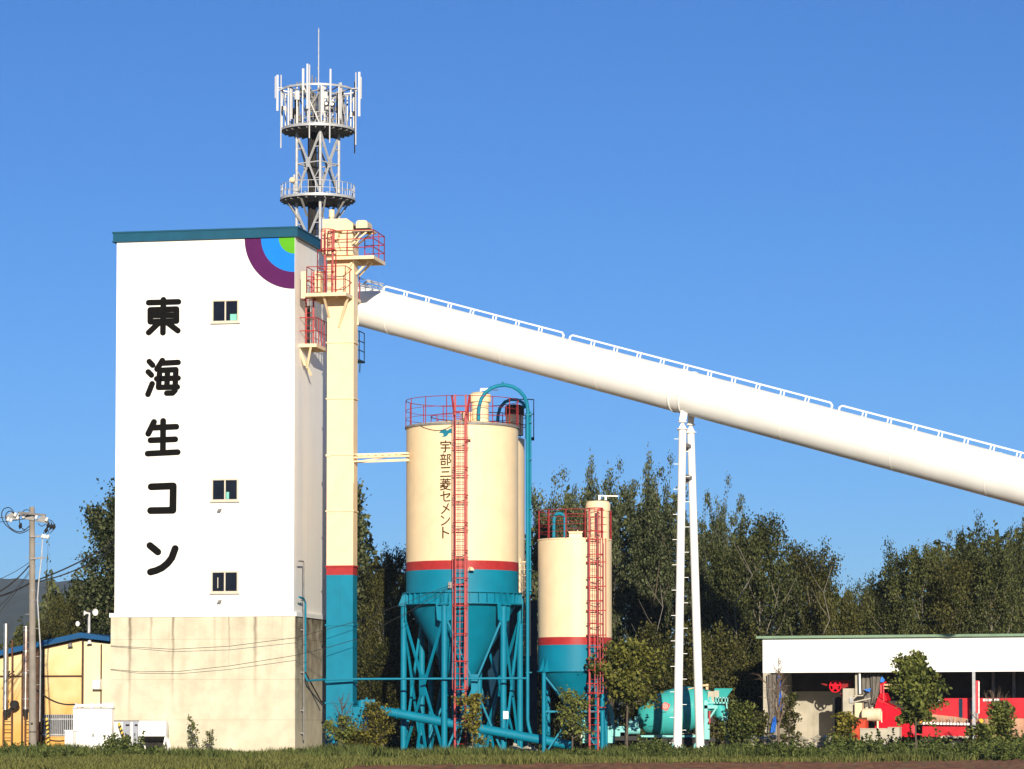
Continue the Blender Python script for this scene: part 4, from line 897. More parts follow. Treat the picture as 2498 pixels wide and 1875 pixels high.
# cab
cb=[(1421,1812),(1421,1776),(1430,1722),(1438,1717),(1488,1717),(1494,1722),(1499,1745),(1499,1812)]
b=MB(); b.prism([tk(x,y,.05) for x,y in cb],(0,2.1,0)); cab=b.build('cab',M_mixlt,root)
b=MB(); b.prism([tk(x,y,.044) for x,y in ((1436,1771),(1443,1727),(1484,1727),(1491,1771))],(0,-.02,0)); b.build('cab_window',M_glass,cab)
b=MB(); b.prism([tk(x,y,.2) for x,y in ((1420.4,1774),(1429,1725),(1430,1725),(1421.4,1774))],(0,1.8,0)); b.build('windscreen',M_glass,cab)
b=MB(); b.cyl(tk(1423,1745,-.25),tk(1423,1725,-.25),.1); b.bar(tk(1423,1735,-.2),tk(1430,1735,.1),.03); b.build('mirror',M_black,cab)
b=MB(); b.box(tk(1419,1796,.35),(.08,.3,.16)); b.build('headlight',M_white,cab)
def wheel(px,py,d,rad=.5):
    p=tk(px,1800,d); p=Vector((p.x,p.y,rad)); b=MB(); b.lathe(p,[(rad*.55,-.13),(rad*.93,-.15),(rad,-.08),(rad,.08),(rad*.93,.15),(rad*.55,.13)],32,axis=(0,1,0)); wo=b.build('wheel',M_rubber,root,smooth=True)
    b=MB(); b.lathe(p,[(.001,-.02),(rad*.3,-.05),(rad*.5,-.1),(rad*.57,-.12),(rad*.57,.12),(.001,.12)],24,axis=(0,1,0)); b.build('rim',M_mixlt,wo,smooth=True)
for px in (1462,1652,1706):
    for d in (.22,1.95): wheel(px,1810,d)
b=MB()
for c_ in (1676,):
    p=tk(c_,1800,.1); pts_=[Vector((p.x+math.cos(t)*.78*(1.0),YT+.03,.52+math.sin(t)*.62)) for t in [PI*i/12 for i in range(13)]]
    for a_,d_ in zip(pts_[:-1],pts_[1:]): b.add([a_,d_,d_+Vector((0,.5,0)),a_+Vector((0,.5,0)),a_*1.0+Vector((0,0,.03)),d_+Vector((0,0,.03)),d_+Vector((0,.5,.03)),a_+Vector((0,.5,.03))],[(0,1,2,3),(7,6,5,4),(0,4,5,1),(3,2,6,7)])
b.build('wheel_arch',M_block,root)
# rear: pedestal, hopper, chutes
b=MB(); tbox(b,1718,1731,1767,1803,.0,.35); b.build('mudguard',M_mixlt,root)
b=MB(); tbox(b,1718,1726,1708,1768,.3,.45); tbox(b,1718,1726,1708,1768,1.7,1.85); tbox(b,1718,1750,1720,1728,.3,1.85); b.bar(tk(1720,1768,.35),tk(1750,1722,.35),.08); b.build('rear_pedestal',M_mixlt,root)
b=MB(); tbox(b,1723,1740,1733,1764,.4,1.7); b.build('rear_frame',M_black,root)
b=MB(); tbox(b,1729,1733,1734,1764,.3,.36); b.build('tail_lamp',M_red,root)
b=MB(); hp=tk(1764,1690,1.05); zt_=tk(1764,1679,1).z; zb_=tk(1764,1701,1).z
def frus(b,cx,cy,z0,a0,b0,z1,a1,b1,ox=0):
    P=[(cx+ox-a0,cy-b0,z0),(cx+ox+a0,cy-b0,z0),(cx+ox+a0,cy+b0,z0),(cx+ox-a0,cy+b0,z0),(cx-a1,cy-b1,z1),(cx+a1,cy-b1,z1),(cx+a1,cy+b1,z1),(cx-a1,cy+b1,z1)]
    return b.add(P,[(3,2,1,0),(0,1,5,4),(1,2,6,5),(2,3,7,6),(3,0,4,7)])
frus(b,hp.x,hp.y,zb_,.28,.3,zt_,.44,.55,-.14); b.build('charging_hopper',M_mix,root)
b=MB(); tbox(b,1727,1742,1686,1712,.5,1.6); tbox(b,1742,1754,1684,1700,.45,.6); b.build('hopper_bracket',M_block,root)
b=MB(); tbox(b,1722,1775,1712,1716,.4,.5)
for px in (1745,1752,1760,1768,1774): tbox(b,px,px+2.4,1700,1716,.4,.45)
tbox(b,1748,1776,1700,1703,.4,.46); b.bar(tk(1772,1712,.42),tk(1774,1732,.42),.06); b.build('rear_ladder',M_mixlt,root)
b=MB(); p=tk(1758,1731,.9); b.lathe(p,[(.16,.3),(.30,.0),(.34,-.25),(.14,-.55)],20,axis=(-.35,-.1,1)); b.build('discharge_chute',M_mix,root,smooth=True)
b=MB(); p=tk(1765,1752,.5); b.box(p,(.3,.3,.2),.3); b.cyl(p,tk(1777,1790,.5),.05); tbox(b,1772,1784,1780,1802,.2,.9); b.build('rear_valve',M_mixlt,root)
b=MB(); b.bar(tk(1664,1683,.7),tk(1705,1675,.7),.14,.05); b.bar(tk(1698,1672,.6),tk(1728,1671,.6),.25,.09); tbox(b,1722,1728,1668,1682,.6,.9); b.build('plank_cover',M_tan,root)
# ------------------------------------------------------------ open shed on the right
h0=W(1861,1700,160); h0.z=0; H=Frame(h0,R_(-20)); HL=17.0; HD=5.2; HG=.5
hz=lambda py:H.hit(1862,py)[1]
root=thing('open_shed','long open fronted shed with a white fascia and thin green roof edge','shed',h0,H.rz); SHED=root
zf0,zf1=hz(1641),hz(1558)
b=MB(); b.fbox(H,0,HL,0,.10,zf0,zf1); b.build('fascia',M_white,root)
b=MB(); b.fbox(H,0,.08,.104,HD,zf0,zf1); b.build('gable_panel',M_white,root)
zr_=hz(1553); b=MB(); b.fbox(H,-.27,HL+.2,-.25,HD+.2,zf1+.01,zr_+.03); b.build('roof',M_groof,root)
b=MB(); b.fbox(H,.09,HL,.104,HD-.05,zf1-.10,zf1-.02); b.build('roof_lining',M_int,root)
ub9=H.hit(2090,1700,HD)[0]; b=MB(); b.fbox(H,.12,ub9,HD-.06,HD,HG,hz(1684)); b.build('back_wall',M_conc,root)
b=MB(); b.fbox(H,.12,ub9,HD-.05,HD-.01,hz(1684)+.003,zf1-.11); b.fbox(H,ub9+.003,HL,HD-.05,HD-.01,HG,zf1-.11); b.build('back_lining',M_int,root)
b=MB(); b.fbox(H,0,.12,.35,HD,HG,zf0-.003); b.build('side_wall',M_block,root)
b=MB(); b.fbox(H,.02,.36,-.02,.34,HG,zf0-.004); b.build('corner_pillar',M_block,root)
u=H.hit(2372,1700)[0]; b=MB(); b.fbox(H,u,u+.14,.0,.12,0,zf0-.004); b.build('post',M_galv,root)
for px in (2420,2470,2290): u=H.hit(px,1700,HD-.3)[0]; b=MB(); b.fbox(H,u,u+.14,HD-.34,HD-.2,HG,zf1-.12); b.build('post',M_galvd,root)
b=MB(); b.fbox(H,-.6,HL,-1.2,HD+.3,-.3,HG); sl_=b.build('floor_slab',M_conc,root)
def hb(b,px0,px1,py0,py1,d0,d1):
    u0,z1=H.hit(px0,py0,d0); u1,z0=H.hit(px1,py1,d0); return b.fbox(H,u0,u1,d0,d1,z0,z1)
def hp_(px,py,d): u,z=H.hit(px,py,d); return H(u,d,z)
K=lambda x,y:(1820+x/3.2625,1500+y/3.2625); Q=lambda x,y:(2000+x/7.904,1620+y/7.904); V=lambda x,y:(2200+x/7.423,1620+y/7.423)
# tarpaulins at the left pillar
p=hp_(1884,1790,-.4); root=thing('grey_tarp','dirty grey tarpaulin hanging beside the blue one at the shed corner','tarpaulin',(p.x,p.y,HG),H.rz)
def drape(cols,d,m,name,parent,thick=.03):
    # cols: list of (px_left,px_right,py) from top to bottom; folded sheet
    b=MB(); n=14; vs=[]
    for j,(x0,x1,y) in enumerate(cols):
        for i in range(n+1):
            t=i/n; vs.append(hp_(x0+(x1-x0)*t,y,d)+H.e2*(.07*math.sin(t*17+j*.5)))
    fs=[(j*(n+1)+i,j*(n+1)+i+1,(j+1)*(n+1)+i+1,(j+1)*(n+1)+i) for j in range(len(cols)-1) for i in range(n)]
    N_=len(vs); vs2=[v+H.e2*thick for v in vs]
    b.add(vs+vs2,fs+[tuple(N_+i for i in f[::-1]) for f in fs]); return b.build(name,m,parent,smooth=True,ang=80)
drape([(1871,1896,1645),(1872,1895,1690),(1876,1892,1740),(1870,1888,1790),(1866,1886,1812)],-.3,M_tarp,'sheet',root)
p=hp_(1902,1780,-.5); root=thing('blue_tarp','crumpled bright blue tarpaulin strip hanging in front of the shed corner','tarpaulin',(p.x,p.y,HG),H.rz)
drape([(1895,1904,1647),(1896,1906,1668),(1894,1906,1690),(1896,1909,1720),(1892,1909,1745),(1886,1898,1750),(1882,1892,1770),(1880,1890,1787)],-.5,M_btarp,'sheet',root)
# block pillar with meter box
p=hp_(2075,1790,.3); root=thing('block_pillar','short concrete block pillar with a small meter box inside the shed','pillar',(p.x,p.y,HG),H.rz)
b=MB(); hb(b,2056,2083,1679,1800,.3,1.0); 
for y in (1709,1735,1760):
    u0,z=H.hit(2056,y,.3); u1,_=H.hit(2083,y,.3); b.fbox(H,u0-.005,u1+.005,.29,.299,z-.01,z+.01)
b.build('block_stack',M_block,root)
b=MB(); hb(b,2072,2081,1702,1714,.2,.285); b.build('meter_box',M_galv,root)
b=MB(); hb(b,2086,2095,1641,1700,.5,.7); b.build('door_jamb',M_block,root)
b=MB(); b.cyl(hp_(2097,1643,.2),hp_(2098,1692,.2),.05); b.build('white_pole',M_white,root)
# grey curtain of the doorway
p=hp_(2120,1700,.9); root=thing('door_curtain','ragged grey curtain with gathered folds hanging beside the block pillar','curtain',(p.x,p.y,0),H.rz)
drape([(2098,2126,1643),(2098,2125,1680),(2104,2128,1705),(2104,2140,1728)],1.0,M_tarp,'flat_sheet',root)
drape([(2123,2154,1643),(2124,2149,1665),(2126,2144,1690),(2125,2139,1708),(2125,2132,1716)],.8,M_tarp,'gathered_sheet',root)
b=MB(); b.prism([hp_(x,y,.7) for x,y in (Q(845,480),Q(985,465),Q(960,530),Q(900,520))],H.e2*.1); b.build('blue_rag',M_btarp,root)
b=MB(); b.prism([hp_(x,y,.7) for x,y in (Q(1165,310),Q(1195,235),Q(1250,300),Q(1230,345),Q(1170,350))],H.e2*.1); b.build('blue_rag',M_btarp,root)
b=MB(); b.bar(hp_(2080,1713,.25),hp_(2124,1703,.25),.08,.06); b.bar(hp_(2082,1697,.25),hp_(2106,1696,.25),.06); b.bar(hp_(2081,1705,.22),hp_(2091,1696,.22),.07); b.build('hatch_frame',M_block,root)
b=MB(); b.prism([hp_(x,y,.28) for x,y in ((2082,1708),(2091,1697),(2105,1697),(2112,1688),(2117,1690),(2100,1710))],H.e2*.02); b.build('hatch_opening',M_black,root)
# spoked red machine at the back
p=hp_(2040,1790,1.8); root=thing('red_pulley_machine','red machine with a big spoked pulley half hidden left of the block pillar','machine',(p.x,p.y,HG),H.rz)
b=MB(); c=hp_(*Q(300,425),1.8); ra=hp_(*Q(300,545),1.8); rr=(c-ra).length
b.lathe(c,[(rr*.86,-.05),(rr,-.05),(rr,.05),(rr*.86,.05),(rr*.86,-.05)],32,axis=H.e2)
for k in range(5):
    t=2*PI*k/5+.3; v=H.e1*math.cos(t)+Vector((0,0,math.sin(t))); b.bar(c+v*.08,c+v*rr*.88,.09,.06,up=H.e2)
b.cyl(c-H.e2*.08,c+H.e2*.08,.14,n=14); b.build('spoked_pulley',M_vred,root)
b=MB(); b.prism([hp_(*Q(x,y),2.0) for x,y in ((180,310),(520,305),(590,330),(595,380),(560,430),(440,470),(200,420))],H.e2*.5); b.prism([hp_(*Q(x,y),1.9) for x,y in ((25,365),(130,380),(130,420),(30,380))],H.e2*.15)
b.prism([hp_(*Q(x,y),1.9) for x,y in ((380,570),(440,560),(440,640),(400,600))],H.e2*.1); b.build('machine_body',M_dred,root)
b=MB(); hb(b,2030,2050,1700,1808,2.1,2.4); b.build('machine_stand',M_black,root)
# long red harvesting machine
p=hp_(2300,1800,1.2); root=thing('red_farm_machine','long red farm machine with a sloped hood, tined bar and amber reflectors under the shed','machine',(p.x,p.y,HG),H.rz)
b=MB(); b.prism([hp_(*Q(x,y),.5) for x,y in ((1115,640),(1220,720),(1660,960),(1760,1050),(1770,1400),(1545,1400),(1530,1215),(1320,1215),(1150,1255),(1060,1255),(1050,870))],H.e2*1.1); hd_=b.build('sloped_hood',M_vred,root)
b=MB()
for a_,c_ in (((1115,640),(1220,720)),((1220,720),(1660,960)),((1660,960),(1760,1050)),((1105,690),(1215,740)),((1760,1050),(1765,1340)),((1540,1340),(1765,1345)),((1510,980),(1512,1130)),((1512,1140),(1600,1140))): b.bar(hp_(*Q(*a_),.47),hp_(*Q(*c_),.47),.06)
b.build('hood_edge',M_fred,hd_)
b=MB(); b.prism([hp_(*Q(x,y),.6) for x,y in ((1130,620),(1170,560),(1240,550),(1300,680),(1270,720))],H.e2*.8); b.bar(hp_(*Q(1195,400),.8),hp_(*Q(1195,580),.8),.2,.2); b.bar(hp_(*Q(1225,380),.55),hp_(*Q(1230,720),.55),.06); b.prism([hp_(*Q(x,y),.7) for x,y in ((1150,390),(1270,330),(1280,350),(1170,420))],H.e2*.2); b.build('feed_spout',M_vred,root)
b=MB(); b.bar(hp_(*Q(1240,395),.7),hp_(*Q(1620,395),.7),.09); b.bar(hp_(*Q(1240,460),.7),hp_(*Q(1620,460),.7),.06); b.build('top_rail',M_tan,root)
b=MB(); b.bar(hp_(*Q(1795,580),.35),hp_(*Q(1800,1330),.35),.24,.2); b.build('front_post',M_vred,root)
b=MB(); b.bar(hp_(*Q(1772,820),.22),hp_(*Q(1780,1330),.22),.05); b.bar(hp_(*Q(1840,830),.22),hp_(*Q(1845,960),.22),.05); b.bar(hp_(*Q(1770,1340),.3),hp_(*Q(2000,1355),.3),.07); b.build('post_edge',M_fred,root)
b=MB(); hb(b,2254,2520,1703,1752,.9,1.9); up_=b.build('upper_panel',M_fred,root)
b=MB(); 
for x0,x1 in ((2339,2348),(2367,2373)): hb(b,x0,x1,1704,1753,.88,.896)
b.build('panel_slot',M_navy,up_)
b=MB(); hb(b,2398,2438,1704,1710,.88,.897); hb(b,2266,2293,1704,1710,.88,.897); b.build('pale_label',M_white,up_)
b=MB(); b.prism([hp_(x,y,.85) for x,y in ((2254,1740),(2330,1748),(2380,1756),(2380,1768),(2254,1768))],H.e2*.9); hb(b,2380,2412,1745,1800,.95,1.8); hb(b,2412,2520,1728,1810,.92,1.8); b.build('dusty_panel',mat('dusty_red_panel',(.50,.27,.17),.8,var=.35,scale=1.2,streak=.6,dirt=(.45,.36,.24)),root)
b=MB(); hb(b,2250,2356,1769,1797,.8,1.8); b.build('lower_panel',M_fred,root)
b=MB(); hb(b,2357,2366,1756,1798,.78,1.7); b.prism([hp_(x,y,.78) for x,y in ((2357,1798),(2366,1798),(2368,1803),(2362,1800))],H.e2*.2); b.build('drive_guard',M_dkwood,root)
b=MB(); b.cyl(hp_(2226,1764,.5),hp_(2376,1767,.6),.055,n=10); tb=b.build('tined_bar',M_silver,root)
b=MB(); rnd=random.Random(5)
for i in range(30):
    t=i/29; q=hp_(2250,1764,.45).lerp(hp_(2370,1766,.55),t); b.bar(q,q+Vector((rnd.uniform(-.12,.12),-.05,rnd.uniform(.08,.35))),.02); 
    if i%2: b.box(q,(.10,.08,.10))
b.build('tine',M_silver,tb)
b=MB(); b.bar(hp_(2384,1660,.55),hp_(2384,1738,.55),.17,.15); b.build('lift_cylinder',M_vred,root)
b=MB(); b.bar(hp_(2388,1662,.45),hp_(2388,1740,.45),.035); b.cyl(hp_(2384,1738,.55),hp_(2384,1752,.55),.06); b.bar(hp_(2400,1762,.5),hp_(2407,1782,.5),.05); b.build('lift_rod',M_silver,root)
for px,py in ((2244.5,1758),(2394,1758)):
    b=MB(); c=hp_(px,py,.35); b.cyl(c,c-H.e2*.06,.115,n=24); rf=b.build('amber_reflector',M_amber,root)
    b=MB(); b.cyl(c+H.e2*.02,c+H.e2*.001,.14,n=20); b.bar(c+H.e2*.02,c+H.e2*.5,.05); b.build('reflector_mount',M_black,rf)
b=MB(); rnd=random.Random(2)
for i in range(22): q=hp_(2290+i*4.2,1796+rnd.uniform(-2,3),.7); b.box(q,(rnd.uniform(.06,.2),.05,rnd.uniform(.03,.1)),rnd.uniform(-.3,.3))
b.build('straw_scraps',M_rubble,root)
for px in (2266,2330,2440):
    b=MB(); c=hp_(px,1800,1.2); c.z=HG+.34; b.lathe(c,[(.001,-.1),(.2,-.1),(.22,-.13),(.34,-.12),(.34,.12),(.001,.12)],26,axis=H.e2); b.build('wheel',M_rubber,root,smooth=True)
b=MB(); b.box(hp_(*V(330,800),.8)+H.e2*.2,(.35,.3,1.0),H.rz); b.build('chain_case',M_dark,root)
# small tank, box, crate in front
p=hp_(2126,1790,-.5); root=thing('cream_fuel_tank','rust stained cream fuel tank lying on short legs before the sloped red hood','tank',(p.x,p.y,HG),H.rz)
a_=hp_(2104,1743,-.4); c_=hp_(2150,1743,-.4); c_.z=a_.z; b=MB(); axv=(c_-a_).normalized(); L_=(c_-a_).length
b.lathe(a_,[(.001,-.02),(.25,0),(.31,.05),(.31,L_-.05),(.25,L_),(.001,L_+.02)],30,axis=axv); b.build('tank_body',M_tank,root,smooth=True)
b=MB()
for px in (2112,2141): q=hp_(px,1758,-.4); b.bar(q,Vector((q.x,q.y,HG)),.08)
q=hp_(2128,1729,-.4); b.cyl(q,q+Vector((0,0,.08)),.05); q=hp_(2114,1730,-.4); b.cyl(q,q+Vector((0,0,.1)),.06); b.bar(hp_(2149,1735,-.5),hp_(2151,1762,-.5),.05); b.build('tank_stand',M_tank,root)
p=hp_(2093,1790,-.2); root=thing('cream_cabinet','narrow upright cream cabinet between the block pillar and the cream tank','cabinet',(p.x,p.y,HG),H.rz)
b=MB(); hb(b,2085,2103,1714,1775,-.1,.25); b.build('cabinet_body',M_tank,root)
b=MB(); hb(b,2087,2101,1717,1752,-.12,-.101); b.build('cabinet_door',M_cream,root)
p=hp_(2093,1790,-.8); root=thing('rusted_orange_bin','rusted orange red steel bin below the cream cabinet','bin',(p.x,p.y,HG),H.rz)
b=MB(); hb(b,2076,2111,1752,1806,-.9,-.25); b.build('bin_body',M_orange,root)
b=MB(); u0,z1=H.hit(2075,1750,-.92); u1,z0=H.hit(2112,1754,-.92); b.fbox(H,u0,u1,-.93,-.22,z0,z1); b.build('bin_rim',M_rust,root)
for x0,x1,y0,lab in ((2098,2166,1778,'long pale concrete kerb block under the cream tank legs'),(2166,2194,1775,'tall pale concrete block right of the cream tank')):
    p=hp_((x0+x1)/2,1800,-1.0); root=thing('concrete_block',lab,'block',(p.x,p.y,0),H.rz,'concrete blocks before the shed')
    b=MB(); hb(b,x0,x1,y0,1815,-1.0,-.5); b.build('block_body',M_block,root); b=MB(); hb(b,x0-.5,x1+.5,y0-2,y0-.1,-1.03,-.48); b.build('block_cap',M_block,root)

# ------------------------------------------------------------ blue roofed shed on the left
l0=W(203,1700,158); l0.z=0; Lf=Frame(l0,R_(-11.3))
root=thing('blue_roofed_shed','yellow stained cream shed with blue sloping roof and brown posts left of the tower','shed',l0,Lf.rz)
lz=lambda px,py,d=0:Lf.hit(px,py,d)
uL=lz(-60,1600)[0]; uR=lz(274,1600)[0]; rz0=lz(203,1556)[1]; rzl=lz(0,1601)[1]; rzr=lz(272,1564)[1]; slope=(rz0-rzl)/(0-lz(0,1600)[0]); u272=lz(272,1600)[0]
zL_=rz0+slope*uL; zR_=rz0+(rzr-rz0)*uR/u272
def stained_wall():
    m=mat('yellow_stained_cladding',(.74,.60,.33),.7,var=.06,scale=.7); t=m.node_tree; N=t.nodes; L=t.links; b=N['Principled BSDF']
    src=b.inputs['Base Color'].links[0].from_socket
    tc=N.new('ShaderNodeTexCoord'); n=N.new('ShaderNodeTexNoise'); n.inputs['Scale'].default_value=.9; n.inputs['Detail'].default_value=7; L.new(tc.outputs['Object'],n.inputs['Vector'])
    sx=N.new('ShaderNodeSeparateXYZ'); L.new(tc.outputs['Object'],sx.inputs[0])
    a=N.new('ShaderNodeMath'); a.operation='MULTIPLY_ADD'; a.inputs[1].default_value=-.27; a.inputs[2].default_value=1.15; L.new(sx.outputs['Z'],a.inputs[0])
    c=N.new('ShaderNodeMath'); c.operation='ADD'; c.use_clamp=True; L.new(a.outputs[0],c.inputs[0])
    d=N.new('ShaderNodeMath'); d.operation='MULTIPLY_ADD'; d.inputs[1].default_value=1.6; d.inputs[2].default_value=-.62; L.new(n.outputs['Fac'],d.inputs[0]); L.new(d.outputs[0],c.inputs[1])
    g=N.new('ShaderNodeMath'); g.operation='MULTIPLY'; g.inputs[1].default_value=.85; L.new(c.outputs[0],g.inputs[0])
    mx=N.new('ShaderNodeMix'); mx.data_type='RGBA'; mx.inputs['B'].default_value=(.62,.30,.045,1); L.new(g.outputs[0],mx.inputs['Factor']); L.new(src,mx.inputs['A']); L.new(mx.outputs['Result'],b.inputs['Base Color'])
    return m
M_lw=stained_wall()
b=MB(); b.prism([Lf(uL,0,-.3),Lf(0,0,-.3),Lf(0,0,rz0-.05),Lf(uL,0,zL_-.05)],Lf.e2*5); b.build('gable_wall',M_lw,root)
b=MB(); b.prism([Lf(.001,.03,-.3),Lf(uR,.03,-.3),Lf(uR,.03,zR_-.12),Lf(.001,.03,rz0-.12)],Lf.e2*4.9); b.build('side_wall',mat('cream_cladding',(.76,.66,.42),.7,var=.06,streak=.1,dirt=(.5,.36,.18)),root)
b=MB(); th=.26; ov=-.55
b.prism([Lf(uL,ov,zL_),Lf(0,ov,rz0),Lf(0,ov,rz0+th),Lf(uL,ov,zL_+th)],Lf.e2*6); b.prism([Lf(.0005,ov,rz0),Lf(uR+.02,ov+.02,zR_),Lf(uR+.02,ov+.02,zR_+th*.8),Lf(.0005,ov,rz0+th)],Lf.e2*6); b.build('roof',M_blue,root)
b=MB()
for px0,px1,top in ((199.5,204,None),(104,108,None),(53,57,None),(-8,-3,None)):
    u0=lz(px0,1700)[0]; u1=lz(px1,1700)[0]; zt9=rz0+slope*min(u1,0)-.06; b.fbox(Lf,u0,u1,-.06,-.002,-.3,zt9)
u0,z=lz(-60,1650); u1,_=lz(199,1650); b.fbox(Lf,u0,u1,-.045,-.001,z-.04,z+.05)
u0=lz(245,1700)[0]; b.fbox(Lf,u0,u0+.06,-.03,.028,-.3,zR_-.14)
for a_,c_ in (((uL,zL_-.02),(0,rz0-.02)),): b.bar(Lf(a_[0],-.04,a_[1]-.05),Lf(c_[0],-.04,c_[1]-.05),.07,.09)
b.build('timber_frame',M_dkwood,root)
b=MB(); u0=lz(87,1700,-.25)[0]; u1=lz(95,1700,-.25)[0]; b.fbox(Lf,u0,u1,-.3,-.07,-.3,rz0+slope*u1-.05); b.build('down_pipe',M_dkwood,root)
# barred window
u0,z1=lz(108,1743); u1,z0=lz(179,1794); b=MB(); b.fbox(Lf,u0,u1,-.02,-.003,z0,z1); wn_=b.build('window',M_glass,root)
b=MB(); n=15
for i in range(n): u=u0+(u1-u0)*(i+.5)/n; b.fbox(Lf,u-.018,u+.018,-.13,-.10,z0-.05,z1+.03)
for z in (z1-.22,z0+.05): b.fbox(Lf,u0-.05,u1+.05,-.16,-.131,z-.025,z+.025)
b.build('grille',M_galv,wn_)
# vent hood, lamps
ua,zb_=lz(225,1680,-.5); ub,za_=lz(243,1658,-.5); b=MB()
b.prism([Lf(ua,-.005,za_+.04),Lf(ua,-.40,za_-.02),Lf(ua,-.5,za_-.2),Lf(ua,-.5,zb_),Lf(ua,-.005,zb_-.05)],Lf.e1*(ub-ua)); b.build('vent_hood',M_white,root)
for px,py in ((171,1574),(218,1567)):
    u,z=lz(px,py,-.35); b=MB(); b.lathe(Lf(u,-.35,z),[(.03,.12),(.08,.08),(.14,-.05),(.001,-.02)],14); b.bar(Lf(u,-.35,z+.1),Lf(u,-.02,z+.16),.04); b.build('flood_lamp',M_galvd if px<200 else M_white,root)
b=MB(); b.tube(sag(Lf(lz(108,1805)[0],-.06,lz(108,1800)[1]),Lf(lz(158,1805)[0],-.06,lz(158,1806)[1]),.07,8),.03); b.tube(sag(Lf(lz(96,1790)[0],-.06,lz(96,1785)[1]),Lf(lz(118,1800)[0],-.06,lz(118,1796)[1]),.05,8),.04); b.build('wall_cable',M_dkwood,root)
# flues
for (x0,x1,y0,y1,lab,mm) in ((8.7,20.6,1521,1731,'brighter stainless flue at the left edge standing taller than its neighbour',M_steel),(57,70.5,1533,1730,'shorter brownish stainless flue close to the utility pole',mat('browned_flue',(.36,.26,.22),.3,metal=.8,var=.3,scale=2))):
    d=-.6; xm=(x0+x1)/2; u,zt9=lz(xm,y0,d); r=(x1-x0)/2/S(158); zb9=lz(xm,y1,d)[1]
    p=Lf(u,d,0); root=thing('flue_pipe',lab,'flue',p,Lf.rz,'flues at the blue roofed shed')
    b=MB(); b.cyl(Lf(u,d,zb9),Lf(u,d,zt9),r,n=24); b.build('flue_tube',mm,root,smooth=True)
    b=MB()
    for f in (.02,.13,.45,.72,.98): z=zb9+(zt9-zb9)*f; b.cyl(Lf(u,d,z-.03),Lf(u,d,z+.03),r+.03,n=24)
    if x0>30: b.cyl(Lf(u,d,zt9),Lf(u,d,zt9+.06),r*.6,n=16); b.cyl(Lf(u,d,zt9+.06),Lf(u,d,zt9+.12),r+.02,n=20)
    b.build('flue_joint',M_steel,root,smooth=True)
    b=MB(); b.cyl(Lf(u,d,zb9-.35),Lf(u,d,zb9),r*.8,n=16); b.build('flue_base',M_black,root); b=MB(); b.bar(Lf(u,d,zb9+1.9),Lf(u,-.02,zb9+1.9),.06); b.bar(Lf(u+.45,d,zb9+1.9),Lf(u,d,zb9+1.6),.05); b.build('wall_stay',M_black,root)
    b=MB(); w9=.22 if x0<30 else .13
    for s in (-1,1): b.bar(Lf(u+s*w9+.12,d,-.1),Lf(u+s*w9+.12,d,zb9-.1 if s<0 or x0>30 else zt9-.8),.07)
    for z in (.5,.9,1.3,1.7): b.bar(Lf(u-w9+.12,d,z),Lf(u+w9+.12,d,z),.04)
    b.build('flue_stand',M_rust,root)
    if x0<30: b=MB(); q=Lf(u+.52,d,lz(32,1718,d)[1]); b.cyl(q,q-Lf.e2*.25,.2,n=20); b.cyl(q,Lf(u+.1,d,zb9-.2),.1); b.build('blower',M_black,root)
b=None
# loudspeakers on a post
p=W(217,1560,163); root=thing('speaker_post','grey post with white horn loudspeakers above the blue shed roof','speaker post',(p.x,p.y,0))
zt9=W(217,1489,163).z; b=MB(); b.cyl((p.x,p.y,0),(p.x,p.y,zt9),.075,n=12); b.build('post',M_galv,root,smooth=True)
def horn(px,py,dr,s):
    q=W(px,py,162.6); b=MB(); b.lathe(q,[(.04*s,-.3*s),(.08*s,-.15*s),(.18*s,-.03*s),(.22*s,.02*s),(.20*s,.02*s),(.06*s,-.12*s),(.001,-.14*s)],20,axis=dr); b.build('horn_speaker',M_white,root,smooth=True)
horn(232,1493,(.9,-1,0),.8); horn(206,1495,(-1,-.3,0),.7); 
b=MB(); b.bar(W(204,1492,162.8),W(236,1488,162.8),.06); b.build('speaker_arm',M_dark,root)
p=W(190,1521,162); q=MB(); q.lathe(p,[(.02,-.2),(.06,-.1),(.13,.02),(.001,.0)],16,axis=(-.6,-1,0)); root=thing('small_floodlight','small white floodlight on a thin arm left of the speaker post','lamp',(p.x,p.y,p.z)); q.build('lamp_head',M_white,root,smooth=True); b=MB(); b.tube([p,p+Vector((.3,.1,.2)),W(217,1500,163)],.02); b.build('lamp_arm',M_dark,root)

# ------------------------------------------------------------ cabinets, drum tank, barrier bars
k0=W(178,1780,151.5); k0.z=0; G=Frame(k0,R_(-11.3)); gw=G.hit(272,1780)[0]; gt=G.hit(220,1729)[1]
root=thing('equipment_cabinet','large white two door equipment cabinet with pipes along its top','cabinet',k0,G.rz)
b=MB(); b.fbox(G,0,gw,0,2.3,-.1,gt); b.build('cabinet_body',M_white,root)
b=MB(); um=G.hit(223,1780)[0]
for u0,u1 in ((.06,um-.012),(um+.012,gw-.06)): b.fbox(G,u0,u1,-.03,-.002,.15,gt-.05)
dd_=b.build('cabinet_door',M_white,root)
b=MB()
for px in (184,228): u,z=G.hit(px,1793); b.fbox(G,u-.02,u+.02,-.09,-.031,z-.08,z+.08)
b.build('door_handle',M_black,dd_)
b=MB(); b.fbox(G,-.02,gw+.02,-.05,2.35,gt,gt+.06); b.build('cabinet_top',M_galv,root)
b=MB(); z1=gt+.13
u0=G.hit(183,1722)[0]; b.cyl(G(u0,.1,z1+.03),G(gw-.1,.1,z1+.03),.075,n=14)
for u in (u0,um,gw-.12): b.box(G(u,.1,z1+.03),(.12,.22,.22),G.rz)
for u in (um+.35,um+.55,um+.62,gw-.3): b.box(G(u,.05,z1+.12),(.10,.1,.07),G.rz)
